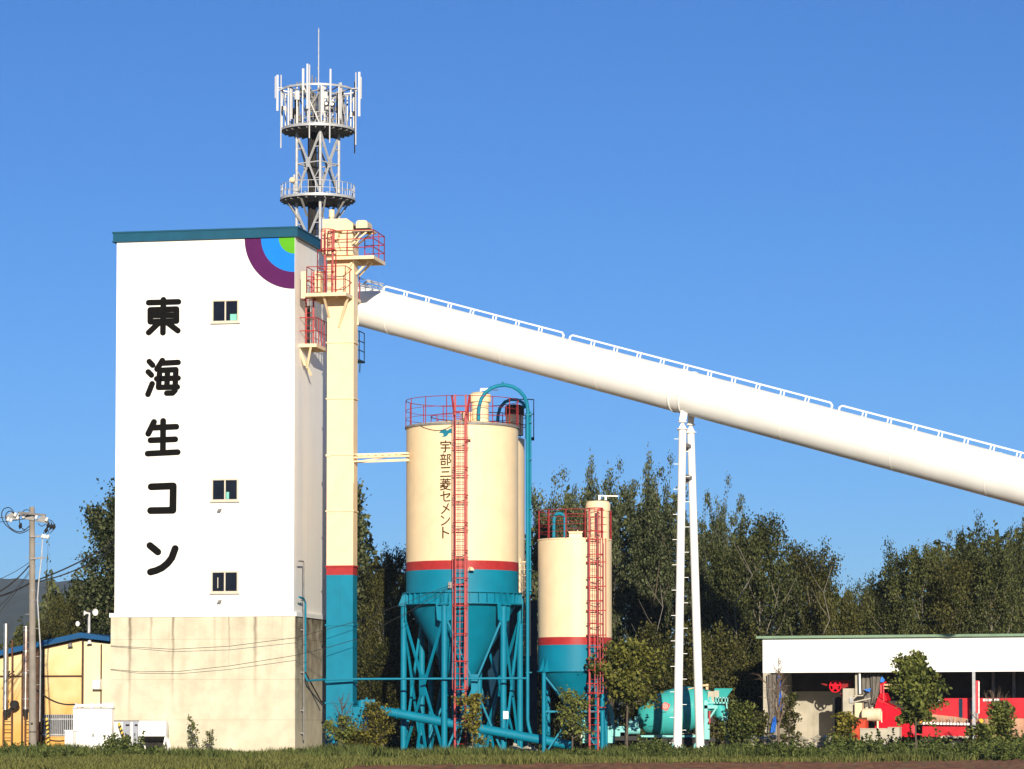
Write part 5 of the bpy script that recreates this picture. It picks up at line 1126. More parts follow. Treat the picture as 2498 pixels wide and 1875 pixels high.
b.fbox(G,gw-.1,gw+.0,.2,2.3,gt+.06,gt+.28); b.build('top_pipe',M_white,root)
p=W(168,1830,150.8); root=thing('side_box','low white utility box at the left side of the equipment cabinet','box',(p.x,p.y,0),G.rz)
b=MB(); G2=Frame((W(158,1800,150.8).x,150.8,0),G.rz); gw2=.38; zt9=G2.hit(165,1783)[1]; b.fbox(G2,0,gw2,0,.5,-.1,zt9); b.build('box_body',M_white,root); b=MB(); b.fbox(G2,-.02,gw2+.02,-.03,.53,zt9,zt9+.05); b.build('box_lid',M_white,root)
for x0,xm,x1,lab in ((276,300,318,'left one of two small grey switch cabinets in front of the concrete base'),(317.5,324,336.5,'right narrower one of two small grey switch cabinets beside the white tank')):
    p=W(xm,1800,149.6); p.z=0; ang=R_(-42); Fq=Frame(p,0); root=thing('switch_cabinet',lab,'cabinet',p,0,'small switch cabinets')
    eL=Vector((-math.cos(R_(35)),math.sin(R_(35)),0)); eR=Vector((math.cos(R_(55)),math.sin(R_(55)),0))
    wl=(xm-x0)/S(149.6)/math.cos(R_(35)); wr=(x1-xm)/S(149.6)/math.cos(R_(55)); zt9=W(xm,1759,149.6).z; zb9=W(xm,1819,149.6).z
    def cbx(b,l0,l1,r0,r1,z0,z1):
        P=[p+eL*l+eR*r+Vector((0,0,z)) for z in (z0,z1) for r in (r0,r1) for l in (l0,l1)]
        b.add(P,[(0,1,3,2),(4,6,7,5),(0,4,5,1),(1,5,7,3),(3,7,6,2),(2,6,4,0)])
    b=MB(); cbx(b,0,wl,0,wr,zb9-.02,zt9); b.build('cabinet_body',M_grey,root)
    b=MB(); cbx(b,.0,wl,-.02,wr+.02,zt9,zt9+.04); b.build('cabinet_lid',M_galvd,root)
    b=MB(); cbx(b,0.01,wl-.01,-.012,-.001,zb9,zt9-.02); b.build('white_side',M_white,root)
    b=MB(); cbx(b,-.02,-.001,wr*.3,wr*.7,zt9-.22,zt9-.14); cbx(b,-.03,-.001,wr*.25,wr*.32,zb9+.45,zb9+.6); b.build('cabinet_fittings',M_black,root)
    b=MB(); cbx(b,.02,wl-.02,.02,wr-.02,-.1,zb9-.03); b.build('plinth',M_conc,root)
# white tank lying on A-frame legs
a_=W(339,1784,149.9); c_=W(408,1784,149.9); c_.z=a_.z; rt=27/S(149.9)
root=thing('white_drum_tank','white horizontal drum tank on splayed legs before the concrete base','tank',(a_.x,a_.y,0))
b=MB(); L_=(c_-a_).length; b.lathe(a_,[(.001,-.06),(rt*.7,-.04),(rt,.02),(rt,L_-.02),(rt*.7,L_+.04),(.001,L_+.06)],40,axis=(1,0,0)); b.build('tank_body',M_white,root,smooth=True)
for x in (a_.x+.12,c_.x-.02):
    b=MB()
    for s in (-1,1): b.bar((x,a_.y-.12+.1*s-.3,a_.z-.25),(x+.20*s,a_.y-.35+.2*s,-.1),.075)
    for s in (-1,1): b.bar((x,a_.y+.4,a_.z-.25),(x+.20*s,a_.y+.5,-.1),.075)
    b.build('tank_leg',M_white,root)
b=MB(); vs=[]; n=14  # dark shell that puts the shade under the tank into colour
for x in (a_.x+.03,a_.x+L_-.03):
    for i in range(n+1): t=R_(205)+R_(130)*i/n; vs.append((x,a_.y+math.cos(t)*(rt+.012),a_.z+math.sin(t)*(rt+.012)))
b.add(vs,[(i,i+1,n+2+i,n+1+i) for i in range(n)]+[tuple(range(n,-1,-1)),tuple(range(n+1,2*n+2))]); b.build('tank_belly_shade',M_black,root,smooth=True)
b=MB(); b.cyl((a_.x+.65,a_.y-.05,a_.z-rt-.18),(a_.x+.65,a_.y-.05,a_.z-rt+.05),.06); b.bar((a_.x+.65,a_.y-.1,a_.z-rt-.1),(a_.x+.95,a_.y-.25,a_.z-rt+.02),.03); b.build('drain_valve',M_dark,root)
def barrier(p0,p1,lab):
    root=thing('hazard_bar',lab,'hazard bar',(p0.x,p0.y,0),0,'yellow and black hazard bars'); b=MB(); b.cyl(p0,p1,.065,n=12); b.build('bar_core',M_yel,root,smooth=True)
    b=MB(); ax=(p1-p0); L=ax.length; ax.normalize(); n=int(L/.22)
    for i in range(n):
        s=i*.22+.05; a=ax.orthogonal().normalized(); c=ax.cross(a); m=14; vs=[]
        for dz in (0,.10):
            for j in range(m): t=2*PI*j/m; vs.append(p0+ax*(s+dz+.05*math.cos(t))+(a*math.cos(t)+c*math.sin(t))*.068)
        b.add(vs,[(j,(j+1)%m,m+(j+1)%m,m+j) for j in range(m)])
    b.build('black_stripe',M_black,root)
barrier(W(119,1835,150.2),W(114,1752,151.0),'upright yellow and black hazard bar by the barred window')
barrier(W(307,1815,148.8),W(290,1764,149.35),'leaning yellow and black hazard bar against the small switch cabinets')

# ------------------------------------------------------------ utility pole and wires
YP=147.0; pb_=W(80,1843,YP); pb_.z=-.2; pt_=W(78,1236,YP)
root=thing('utility_pole','tall grey concrete utility pole with crossarm insulators and looping cables','utility pole',pb_); POLE=root
b=MB(); b.cyl(pb_,pt_,.185,.122,n=28); b.build('pole_shaft',M_pole,root,smooth=True)
U=lambda x,y:(x/5.53,1200+y/5.53)
def up_(x,y,dy=0): return W(*U(x,y),YP+dy)
for a_,c_,wd in ((up_(250,275,-.9),up_(610,312,.2),.10),(up_(80,330,.9),up_(430,300,.15),.09),(up_(410,600,-.2),up_(640,592,-.2),.08),(up_(410,900,-.2),up_(600,885,-.2),.08)): b=MB(); b.bar(a_,c_,wd); b.build('crossarm',M_galvd,root)
b=MB()
for y in (300,605,905,1000,1330,1470): q=up_(437,y); f=(y-200)/3000; b.cyl(q-Vector((0,0,.035)),q+Vector((0,0,.035)),.145+.03*f,n=20)
b.build('pole_band',M_galvd,root)
b=MB()
for x,y,s in ((140,330,1),(380,340,-1),(560,375,1)):
    q=up_(x,y,-.2); b.prism([q+Vector((-.32*1,0,-.05)),q+Vector((.28,0,-.15)),q+Vector((.25,0,.02)),q+Vector((.12,0,.24))],(0,.3,0))
b.build('insulator_cover',M_galvd,root)
for x,y in ((205,300),(240,340),(265,290),(320,325),(630,365),(110,362),(150,375),(575,590),(605,595),(645,598),(490,335)):
    q=up_(x,y,-.35); b=MB(); b.lathe(q,[(.001,-.1),(.05,-.1),(.085,-.05),(.05,-.01),(.08,.03),(.045,.07),(.001,.1)],14,axis=(.4,.1,1)); b.build('insulator',M_ins,root,smooth=True)
for x,y in ((650,450),(690,465),(727,470),(625,515),(275,455)):
    q=up_(x,y,-.3); b=MB(); b.lathe(q,[(.001,-.16),(.04,-.12),(.09,0),(.04,.12),(.001,.16)],12,axis=(.25,0,1)); b.build('cable_joint',M_black,root,smooth=True)
b=MB()
def loop(pts,r=.022,dy=-.3):
    P=[up_(x,y,dy) for x,y in pts]; n=len(P); out=[]
    for i in range(n-1):   # Catmull-Rom
        p0=P[max(i-1,0)];p1=P[i];p2=P[i+1];p3=P[min(i+2,n-1)]
        for k in range(6):
            t=k/6; out.append(.5*((2*p1)+(-p0+p2)*t+(2*p0-5*p1+4*p2-p3)*t*t+(-p0+3*p1-3*p2+p3)*t**3))
    out.append(P[-1]); b.tube(out,r,n=6)
loop([(180,255),(120,208),(45,235),(22,320),(60,420),(130,490),(220,545),(300,550),(395,505)]); loop([(200,290),(140,255),(85,290),(80,370),(130,470),(230,530),(320,520),(400,455)]); loop([(290,280),(340,240),(395,245)],.018); loop([(262,345),(265,420),(300,490),(350,510)])
loop([(650,370),(700,390),(725,430),(720,500),(670,560)],.018); loop([(640,380),(665,410),(650,460),(600,520),(585,570)],.018); loop([(690,400),(692,460),(660,520),(640,580)],.018); loop([(510,420),(560,460),(620,430)],.018)
b.build('jumper_cable',M_wire,root)
b=MB(); b.tube([up_(575,600,-.2),up_(560,880,-.2),up_(520,1230,-.2),up_(505,1450,-.2),W(99,1588,YP-.2),W(97,1760,YP+.4)],.03,n=8); b.build('cable_guard',M_galv,root)
b=MB()
for i in range(12): q=pb_.lerp(pt_,.25+.055*i); s=1 if i%2 else -1; b.bar(q+Vector((.13*s,0,0)),q+Vector((.32*s,0,0)),.02)
b.build('step_bolts',M_galvd,root)
b=MB(); q=W(80,1785,YP); b.cyl(q-Vector((0,0,.02)),q+Vector((0,0,.02)),.185,n=20); q=W(79,1765,YP); b.box(q+Vector((0,-.16,0)),(.1,.05,.1)); b.build('pole_tag',M_dark,root)
def wire(lab,p0,p1,drop,r=.02,cat='wire',name='overhead_wire',group='overhead wires at the utility pole'):
    root=tag(MB().tube(sag(p0,p1,drop,16),r,n=6).build(name,M_wire,None),lab,cat,group if cat=='wire' else None); return root
wl=Vector((-22.6,120,0))
def offl(x,y,Y=118): return W(x,y,Y)
wire('thin upper wire running left from the pole below its second arm',up_(390,952),W(-40,1425,YP-6),.12,.014)
wire('thick cable sloping down left from the pole to the photo edge',up_(395,992),W(-40,1458,YP-6),.25,.035)
wire('thin wire steeply sloping down left in front of the hill',up_(390,1070),W(-30,1500,YP-5),.2,.014)
wire('steep thin wire just below the thin sloping one left of the pole',up_(392,1100),W(-20,1512,YP-5),.1,.014)
wire('thick bundled cable leaving the pole to the left across the hill',up_(400,1230),W(-40,1462,YP-4),.12,.04)
wire('upper straight wire leaving the crossarm toward the left edge',up_(100,335),W(-40,1263,YP+3),.02,.014)
wire('lower straight wire leaving the crossarm toward the left edge',up_(420,345),W(-40,1275,YP+3),.05,.014)
tl=lambda z:T(-TWW-.01,1.2,z)
wire('upper one of two thick cables rising from the pole to the tower',up_(480,1195),tl(T.hit(281,1306)[1]),.15,.035)
wire('lower one of two thick cables rising from the pole to the tower',up_(490,1210),tl(T.hit(281,1318)[1]),.3,.03)
sb=cyl_hit(1098,1427,sx_,SR+.25)
def tf(px,py,d):
    u,z=T.hit(px,py,d); return T(u,d,z)
w1=[tf(269,1575,-.25),tf(424,1583.5,-.55),tf(560,1576,-.75),tf(722,1555,-1.0),W(872,1515,149.2),sb]
tag(MB().tube(w1,.012,n=6).build('overhead_wire',M_wire,None),'upper sagging wire across the concrete base toward the large silo','wire','wires across the concrete base')
w2=[tf(268,1632,-.25),tf(340,1638.5,-.4),tf(440,1637,-.55),tf(560,1624,-.75),tf(722,1598,-1.0),W(800,1579,149.2),W(872,1558,149.2),W(1000,1490,149.6),sb+Vector((0,0,-.1))]
tag(MB().tube(w2,.012,n=6).build('overhead_wire',M_wire,None),'lower sagging wire across the concrete base toward the large silo','wire','wires across the concrete base')
wire('black drooping cable from the pole foot to the equipment cabinet',W(88,1681,YP+.1),G(u0,.1,z1+.1),.25,.04,'cable','drooping_cable')
# ------------------------------------------------------------ ground
def noise_z(x,y): return .06*math.sin(x*.9+y*.4)+.05*math.sin(x*2.3-y*1.7)+.03*math.sin(x*5.1+y*3.3)
def ground():
    m=mat('bare_earth',(.25,.18,.07),.95,var=.35,scale=.35,bump=.4)
    xs=np.concatenate([[-3600,-1500,-600,-150,-60],np.linspace(-40,40,81),[60,150,600,1500,3600]]); ys=np.concatenate([[-400,-50,40,80],np.linspace(100,172,73),[200,400,1200,2400,4200]])
    v=[];f=[]
    for y in ys:
        for x in xs:
            near=abs(x)<45 and 95<y<175
            v.append((x,y,(noise_z(x,y)*.6-.05) if near else -.05))
    n=len(xs)
    for j in range(len(ys)-1):
        for i in range(n-1): f.append((j*n+i,j*n+i+1,(j+1)*n+i+1,(j+1)*n+i))
    b=MB(); b.v=v; b.f=f; o=b.build('ground',m,None,smooth=True,ang=180); struct(o)
ground()
def soil_edge(x): return 127.5+.62*x+.9*math.sin(x*.35)+.5*math.sin(x*1.3) if x>-6 else 104
def field():
    m=mat('ploughed_soil',(.30,.135,.058),.95,var=.4,scale=.8,bump=.8)
    v=[];f=[]; nx=150
    rows=46
    for j in range(rows):
        for i in range(nx):
            x=-5.9+i*33/(nx-1); y1=soil_edge(x); y0=95; y=y0+(y1-y0)*j/(rows-1)
            z=-.07+.07*abs(math.sin(y*2.1+.3*math.sin(x*.7)))+.07*math.sin(x*3.7+y*5)*math.sin(y*7.7)+.03*math.sin(x*11+y*3)
            if j==rows-1: z=-.10
            v.append((x,y,z))
    for j in range(rows-1):
        for i in range(nx-1): f.append((j*nx+i,j*nx+i+1,(j+1)*nx+i+1,(j+1)*nx+i))
    b=MB(); b.v=v; b.f=f; struct(b.build('field_soil',m,None,smooth=True,ang=60))
field()
def hills():
    m=mat('wooded_hill',(.032,.045,.028),.95,var=.35,scale=.012,bump=0)
    rnd=np.random.RandomState(4); Yh=2600; v=[];f=[]; cols=[(-2000,1520),(-900,1440),(-300,1418),(-60,1408),(0,1411),(40,1410),(80,1414),(130,1418),(181,1415),(230,1421),(280,1428),(420,1450),(700,1500),(1200,1600),(2600,1640),(4200,1700)]
    px=np.linspace(-2000,4200,320); py=np.interp(px,[c[0] for c in cols],[c[1] for c in cols])+rnd.normal(0,.9,320)
    for j,(f_,dy) in enumerate(((0,-900),(.35,-600),(.7,-300),(1,0),(.9,300))):
        for a,c in zip(px,py):
            p=W(a,c,Yh); h=max(2,p.z*f_+ (rnd.normal(0,3) if 0<j<3 else 0)); v.append((p.x,Yh+dy,h if j else -2))
    n=320
    for j in range(4):
        for i in range(n-1): f.append((j*n+i,j*n+i+1,(j+1)*n+i+1,(j+1)*n+i))
    b=MB(); b.v=v; b.f=f; struct(b.build('hills',m,None,smooth=True,ang=180))
hills()

# ------------------------------------------------------------ foliage
def leaf_mesh(name,P,size,rs,m,up=.25,elong=1.5):
    """one small bent leaf per point, with its own random tone"""
    n=len(P); P=np.asarray(P,float); N_=rs.normal(size=(n,3)); N_[:,2]+=up; N_/=np.linalg.norm(N_,axis=1)[:,None]
    A_=np.cross(N_,rs.normal(size=(n,3))); A_/=np.linalg.norm(A_,axis=1)[:,None]; B_=np.cross(N_,A_)
    s=(size*rs.uniform(.55,1.3,n))[:,None]
    v=np.stack([P-A_*s*elong*.5,P+B_*s*.45+N_*s*.1,P+A_*s*elong*.5,P-B_*s*.45+N_*s*.1],1).reshape(-1,3)
    me=bpy.data.meshes.new(name); me.vertices.add(n*4); me.vertices.foreach_set('co',v.ravel())
    me.loops.add(n*4); me.polygons.add(n); me.loops.foreach_set('vertex_index',np.arange(n*4)); me.polygons.foreach_set('loop_start',np.arange(0,n*4,4))
    me.materials.append(m); me.update(); me.validate()
    at=me.attributes.new('tone','FLOAT','POINT'); at.data.foreach_set('value',np.repeat(rs.uniform(0,1,n),4))
    return me
def unit(v): return v/np.linalg.norm(v)
def grow(rs,H,R,z0f,ang,nl,shape,wob=.05,sub=4,lean=0.0,subL=(.22,.5),subA=.75,top=1.0):
    """trunk points, limb polylines and leaf-bearing twigs of a tree of height H and crown radius R"""
    zs=np.linspace(0,H,12); tx=np.cumsum(rs.normal(0,wob*H/12,12)); ty=np.cumsum(rs.normal(0,wob*H/12,12)); tx-=tx[0]; ty-=ty[0]; tx=tx+lean*(zs/H)**1.5*H
    trunk=np.stack([tx,ty,zs],1); limbs=[]; tips=[]
    for i in range(nl):
        t=z0f+(top-z0f)*min(.97,((i+rs.uniform(0,.9))/nl)); z=t*H; x=np.interp(z,zs,tx); y=np.interp(z,zs,ty)
        az=i*2.4+rs.uniform(-.6,.6); el=R_(ang+rs.uniform(-14,14)); L=R*max(.1,shape((t-z0f)/(1-z0f)))*rs.uniform(.55,1.3)/max(.25,math.cos(R_(ang)))
        d=np.array([math.cos(az)*math.cos(el),math.sin(az)*math.cos(el),math.sin(el)])
        n=7; pts=[np.array([x,y,z])]
        for k in range(n):
            d=unit(d+rs.normal(0,.13,3)+np.array([0,0,.05])); pts.append(pts[-1]+d*L/n)
            if k>=1:
                for s in range(sub):
                    if rs.uniform()<.25: continue
                    dd=unit(d+rs.normal(0,subA,3)); tips.append((pts[-1],pts[-1]+dd*L*rs.uniform(*subL)*(1.15-.55*k/n)))
        tips.append((pts[-2],pts[-1]+d*L/n)); limbs.append((np.array(pts),.010*H*(1-t)+.02))
    for s in range(6): k=rs.randint(9,12); tips.append((trunk[k],trunk[k]+rs.normal(0,.10*R,3)+np.array([0,0,.2*R])))
    return trunk,limbs,tips
def leaf_points(rs,tips,per,spread):
    """leaves sit in small tufts along each twig"""
    out=[]
    for a,b in tips:
        nt_=max(1,int(round(rs.uniform(1.2,3.2))))
        for _ in range(nt_):
            n=max(1,int(per/nt_*rs.uniform(.4,1.5))) if per else 0
            if not n: continue
            c=a+(b-a)*rs.uniform(.25,1.05); out.append(c+rs.normal(0,spread,(n,3))*np.array([1,1,.85]))
    return np.concatenate(out) if out else np.zeros((0,3))
def wood_mb(trunk,limbs,tips,H,r0,twig=.008,ntw=1.0,rs=None):
    b=MB(); n=len(trunk); b.tube([Vector(p) for p in trunk],r0,n=8,rs=[r0*(1-.92*i/(n-1)) for i in range(n)])
    for pts,r in limbs: m_=len(pts); b.tube([Vector(p) for p in pts],r,n=5,rs=[r*(1-.8*i/(m_-1)) for i in range(m_)])
    for a,c in tips:
        if ntw<1 and rs.uniform()>ntw: continue
        b.cyl(Vector(a),Vector(c),twig,twig*.4,n=3,caps=False)
    return b
poplar=lambda t:(.5+.5*math.sin(PI*min(1,t*1.2+.15)))*(1-.6*t**2)
rnd_=lambda t:math.sqrt(max(0.02,1-(2*t-.75)**2/1.75))
wispy=lambda t:(1.0-.62*t)
PROTO={}
def proto(key,seed,H,R,z0f,ang,nl,shape,leafm,barkm,size,per,spread,sub=4,lean=0.0,elong=1.3,up=.25,**kw):
    rs=np.random.RandomState(seed); tr,li,ti=grow(rs,H,R,z0f,ang,nl,shape,sub=sub,lean=lean,**kw)
    P=leaf_points(rs,ti,per,spread); P=P[P[:,2]>.25]; zt=np.percentile(P[:,2],99.9); xr=np.percentile(np.hypot(P[:,0]-lean*H*.4,P[:,1]),97)
    lm=leaf_mesh(key+'_crown',P,size,rs,leafm,up=up,elong=elong)
    b=wood_mb(tr,li,ti,H,.012*H+.03,ntw=.25,rs=rs); tm=bpy.data.meshes.new(key+'_trunk'); tm.from_pydata(b.v,[],b.f); tm.materials.append(barkm); tm.shade_smooth()
    PROTO[key]=(lm,tm,zt,xr)
kw=dict(subL=(.12,.26),subA=.38,top=.72)
proto('tall_poplar',1,16,2.6,.10,60,30,wispy,LF_sil,M_bark,.20,27,.34,sub=5,lean=.03,subL=(.15,.38),subA=.6,top=.85)
proto('wispy_poplar',2,16,2.5,.12,69,30,wispy,LF_sil,M_bark,.17,26,.24,sub=5,lean=.09,**kw)
proto('feathery_poplar',12,16,2.7,.12,66,30,wispy,LF_sil,M_bark,.17,26,.24,sub=5,lean=.11,**kw)
proto('birch',3,14,3.4,.15,46,26,rnd_,LF_dark,M_birch,.19,34,.34,sub=5)
proto('broad',4,12,4.2,.10,38,26,rnd_,LF_olive,M_bark,.19,36,.40,sub=5)
proto('broad_tall',14,13,3.8,.10,46,28,rnd_,LF_olive,M_birch,.18,34,.36,sub=5)
proto('dark_broad',5,13,4.4,.08,42,28,rnd_,LF_dark,M_bark,.19,36,.40,sub=5)
proto('sparse',6,15,1.6,.15,66,14,wispy,LF_sil,M_bark,.26,5,.18,sub=3,**kw)
proto('low',7,6,3.6,.04,34,20,rnd_,LF_olive,M_bark,.16,34,.34,sub=5)
trn=random.Random(21)
def tree(key,px,pytop,wpx,Y,label,name='tree',group=None,basez=0.0,dark=None):
    lm,tm,H,R=PROTO[key]; top=W(px,pytop,Y); h=top.z-basez; base=(top.x,Y,basez); s=h/H; r=wpx/2/S(Y); sx=r/R
    root=thing(name,label,'tree',base,trn.uniform(0,6.28) if 'poplar' not in key or key=='tall_poplar' else trn.uniform(-.5,.5),group); root.scale=(sx,sx,s)
    t=bpy.data.objects.new('trunk',tm); C.objects.link(t); t.parent=root
    c=bpy.data.objects.new('crown',lm); C.objects.link(c); c.parent=root
    return root
BG='trees standing behind the concrete plant'
T_=[('sparse',118,1308,84,176,'slender sparse poplar with see-through crown just right of the utility pole'),
('tall_poplar',288,1185,180,170,'tall leafy poplar half hidden by the left edge of the white tower'),
('broad',165,1428,150,172,'rounded olive tree behind the horn speakers and blue roof'),
('broad',110,1490,130,169,'low olive tree behind the utility pole and shorter flue'),
('low',235,1400,120,176,'olive tree squeezed against the lower left edge of the white tower'),
('low',45,1570,110,167,'small bushy tree directly behind the two flues'),
('low',-5,1590,90,169,'small bushy tree at the left photo edge behind the blue shed'),
('tall_poplar',850,1150,170,172,'tall poplar close behind the bucket elevator'),
('broad_tall',935,1335,135,170,'olive tree just left of the large silo'),
('dark_broad',1000,1345,160,176,'dark tree behind the legs of the large silo'),
('dark_broad',880,1380,170,178,'dark broad tree filling the gap between elevator and large silo'),
('wispy_poplar',1332,1165,130,182,'wispy poplar rising just right of the teal filling pipe'),
('wispy_poplar',1345,1150,165,178,'full poplar directly behind the small silo'),
('feathery_poplar',1416,1118,120,186,'tall wispy poplar behind the dust collector of the small silo'),
('wispy_poplar',1490,1128,120,184,'tall wispy poplar right of the small silo top'),
('feathery_poplar',1556,1108,120,188,'tallest wispy poplar between small silo and trestle'),
('wispy_poplar',1618,1115,110,186,'tall wispy poplar just left of the white trestle'),
('feathery_poplar',1450,1150,170,178,'dense poplar filling behind the small silo on its right'),
('wispy_poplar',1580,1145,175,180,'dense poplar behind the white trestle legs'),
('wispy_poplar',1758,1165,100,184,'slender pointed poplar right of the trestle'),
('wispy_poplar',1705,1210,110,180,'slim poplar immediately right of the trestle top'),
('feathery_poplar',1795,1248,80,186,'small thin poplar tip between pointed poplar and round birch'),
('birch',1855,1255,190,176,'round birch with forked white trunk left of the open shed'),
('birch',1770,1320,170,174,'dark birch between the trestle and the forked birch'),
('dark_broad',1928,1345,120,184,'dark tree top between the round birch and the rounded tree right of it'),
('broad_tall',1992,1325,180,178,'rounded brown green tree above the left end of the open shed'),
('low',2050,1430,130,174,'low tree right of the rounded tree above the shed roof'),
('low',2092,1432,70,190,'small distant tree in the sky gap above the shed'),
('dark_broad',2183,1325,190,178,'dark tree at the right side of the sky gap'),
('dark_broad',2130,1400,130,180,'lower dark tree forming the slope of the sky gap'),
('birch',2250,1330,150,176,'dark birch above the middle of the shed roof'),
('wispy_poplar',2297,1298,110,182,'wispy dark tree tip above the middle of the shed'),
('dark_broad',2372,1262,170,180,'tall dark tree below the sloping gallery'),
('broad_tall',2330,1350,200,174,'broad brownish tree crown low behind the shed roof'),
('feathery_poplar',2482,1232,130,184,'tallest wispy tree at the right photo edge'),
('dark_broad',2465,1290,210,177,'broad dark tree at the right photo edge behind the shed'),
('birch',2415,1335,170,173,'dark birch with pale trunk behind the right part of the shed'),
('low',1040,1560,190,168,'low bushes under the hopper of the large silo'),
('low',905,1560,170,167,'low bushes between the elevator foot and the large silo legs'),
('low',1230,1580,190,169,'low bushes behind the rear silo legs'),
('low',1400,1560,190,168,'low bushes behind the small silo legs'),
('low',1600,1520,210,168,'low dark bushes behind the drum of the mixer truck'),
('low',1740,1510,190,168,'low dark bushes right of the mixer truck rear'),
('low',1830,1560,150,169,'low dark bushes touching the left end of the open shed')]
for a in T_: tree(*a,group=BG if 'bushes' not in a[5] else 'low bushes behind the machinery')
# far wood as one mass
def woodland():
    rs=np.random.RandomState(31); n=110000
    prof=[(-400,1560),(0,1570),(60,1540),(120,1440),(190,1420),(240,1430),(700,1430),(880,1250),(930,1370),(1000,1390),(1300,1300),(1400,1210),(1640,1220),(1700,1290),(1800,1330),(1900,1350),(1960,1400),(2050,1440),(2075,1475),(2100,1490),(2140,1430),(2230,1360),(2330,1320),(2450,1300),(2900,1290)]
    px=rs.uniform(-300,2800,n); Y=rs.uniform(188,202,n); t=rs.uniform(0,1,n)**.85
    top=np.interp(px,[p[0] for p in prof],[p[1] for p in prof])+18*np.sin(px*.09)+10*np.sin(px*.23)+rs.normal(0,9,n); bot=1835
    py=top+(bot-top)*t
    P=np.array([tuple(W(a,b,c)) for a,b,c in zip(px,py,Y)])
    me=leaf_mesh('woodland',P,.30,rs,LF_dark,up=.2); o=bpy.data.objects.new('woodland',me); C.objects.link(o); o['kind']='stuff'; o['label']='dark mass of woodland closing the view behind the trees'
woodland()
# saplings and shrubs in front
def sapling(name,label,px,pybase,pytop,wpx,Y,leafm,seed,z0f=.3,ang=45,nl=14,shape=rnd_,per=9,size=.11,spread=.10,sub=3,ntw=.6,leaf_top=1.0,lean=0.0,cat='sapling',r0=None,elong=1.5,barkm=None):
    rs=np.random.RandomState(seed); top=W(px,pytop,Y); H=top.z; R=wpx/2/S(Y); tr,li,ti=grow(rs,H*.9,R*.72,z0f,ang,nl,shape,sub=sub,lean=lean)
    root=thing(name,label,cat,(top.x,Y,0),0,'saplings and shrubs along the verge')
    b=wood_mb(tr,li,ti,H,r0 or (.012*H+.012),twig=.010,ntw=ntw,rs=rs); tm=bpy.data.meshes.new('trunk'); tm.from_pydata(b.v,[],b.f); tm.materials.append(barkm or M_bark); tm.shade_smooth()
    t=bpy.data.objects.new('trunk',tm); C.objects.link(t); t.parent=root
    P=leaf_points(rs,ti,per,spread); P=P[(P[:,2]>.08)&(P[:,2]<H*(leaf_top+.12))] if len(P) else P
    if not len(P): return root
    lm=leaf_mesh('crown',P,size,rs,leafm,elong=elong); c=bpy.data.objects.new('crown',lm); C.objects.link(c); c.parent=root
    return root
sapling('sapling','small grey spiky sapling standing before the concrete base',470,1840,1752,70,148.6,LF_weed,41,z0f=.1,ang=40,nl=15,shape=wispy,per=3,size=.075,spread=.05,sub=2)
sapling('weed_plant','dry low weed plant right of the spiky sapling before the concrete base',510,1840,1785,64,148.4,LF_weed,42,z0f=.1,ang=52,nl=9,shape=wispy,per=3,size=.07,spread=.05,sub=2,cat='weed')
sapling('sapling','half bare sapling with yellow green leaves before the elevator foot',833,1835,1690,90,147.5,LF_mid,43,z0f=.15,ang=52,nl=16,shape=rnd_,per=9,size=.12,spread=.09,leaf_top=.52,ntw=1)
sapling('shrub','golden yellowing shrub between elevator foot and large silo legs',915,1835,1728,120,149,LF_yel,44,z0f=.05,ang=45,nl=16,per=9,size=.10,spread=.13,sub=4,cat='shrub')
sapling('shrub','low yellow green shrub in the weeds beside the elevator foot',880,1835,1790,110,148.5,LF_yel,45,z0f=.03,ang=35,nl=18,per=12,size=.11,spread=.12,cat='shrub')
sapling('sapling','yellow leaved sapling before the ladder of the large silo',1152,1835,1688,100,147.5,LF_yel,46,z0f=.25,ang=38,nl=14,per=8,size=.11,spread=.10,sub=3)
sapling('sapling','green bushy sapling before the left leg of the small silo',1395,1835,1682,125,147.5,LF_mid,47,z0f=.28,ang=30,nl=15,per=7,size=.11,spread=.13,sub=3)
sapling('tree','spreading olive tree between the small silo and the mixer drum',1530,1838,1553,200,147.4,LF_ol2,48,z0f=.50,ang=20,nl=26,per=11,size=.15,spread=.17,sub=4,cat='tree',leaf_top=1.1)
sapling('shrub','dense green shrub covering the rear of the mixer truck',1803,1835,1722,105,YT-1.0,LF_mid,49,z0f=.05,ang=40,nl=18,per=10,size=.115,spread=.15,sub=4,cat='shrub')
sapling('shrub','dark green shrub between the mixer truck and the shed corner',1838,1835,1745,90,158,LF_olive,50,z0f=.05,ang=42,nl=20,per=13,size=.13,spread=.16,sub=4,cat='shrub')
sapling('sapling','mostly bare twiggy sapling before the tarpaulins at the shed corner',1898,1830,1588,95,149,LF_dry,51,z0f=.28,ang=64,nl=20,shape=poplar,per=0,size=.11,spread=.08,sub=3,ntw=1,lean=.0,barkm=M_twig)
sapling('shrub','leafy low shrub with drooping stems beside the blue tarpaulin',1925,1830,1690,60,149.5,LF_olive,52,z0f=.2,ang=48,nl=14,per=7,size=.11,spread=.08,cat='shrub')
sapling('shrub','pale yellow green shrub in front of the block pillar',2063,1832,1748,72,149,LF_yel,53,z0f=.10,ang=50,nl=14,per=7,size=.13,spread=.12,sub=4,cat='shrub')
sapling('tree','young green tree with a bare stem in front of the red machine',2234,1832,1583,150,142.5,LF_mid,54,z0f=.36,ang=34,nl=24,shape=lambda t:rnd_(t)*(1.15-.6*t),per=14,size=.15,spread=.15,sub=4,cat='tree',r0=.055)
sapling('shrub','green shrub with bare twigs above it near the right photo edge',2445,1832,1725,90,148.8,LF_mid,55,z0f=.05,ang=58,nl=20,per=10,size=.13,spread=.10,cat='shrub')
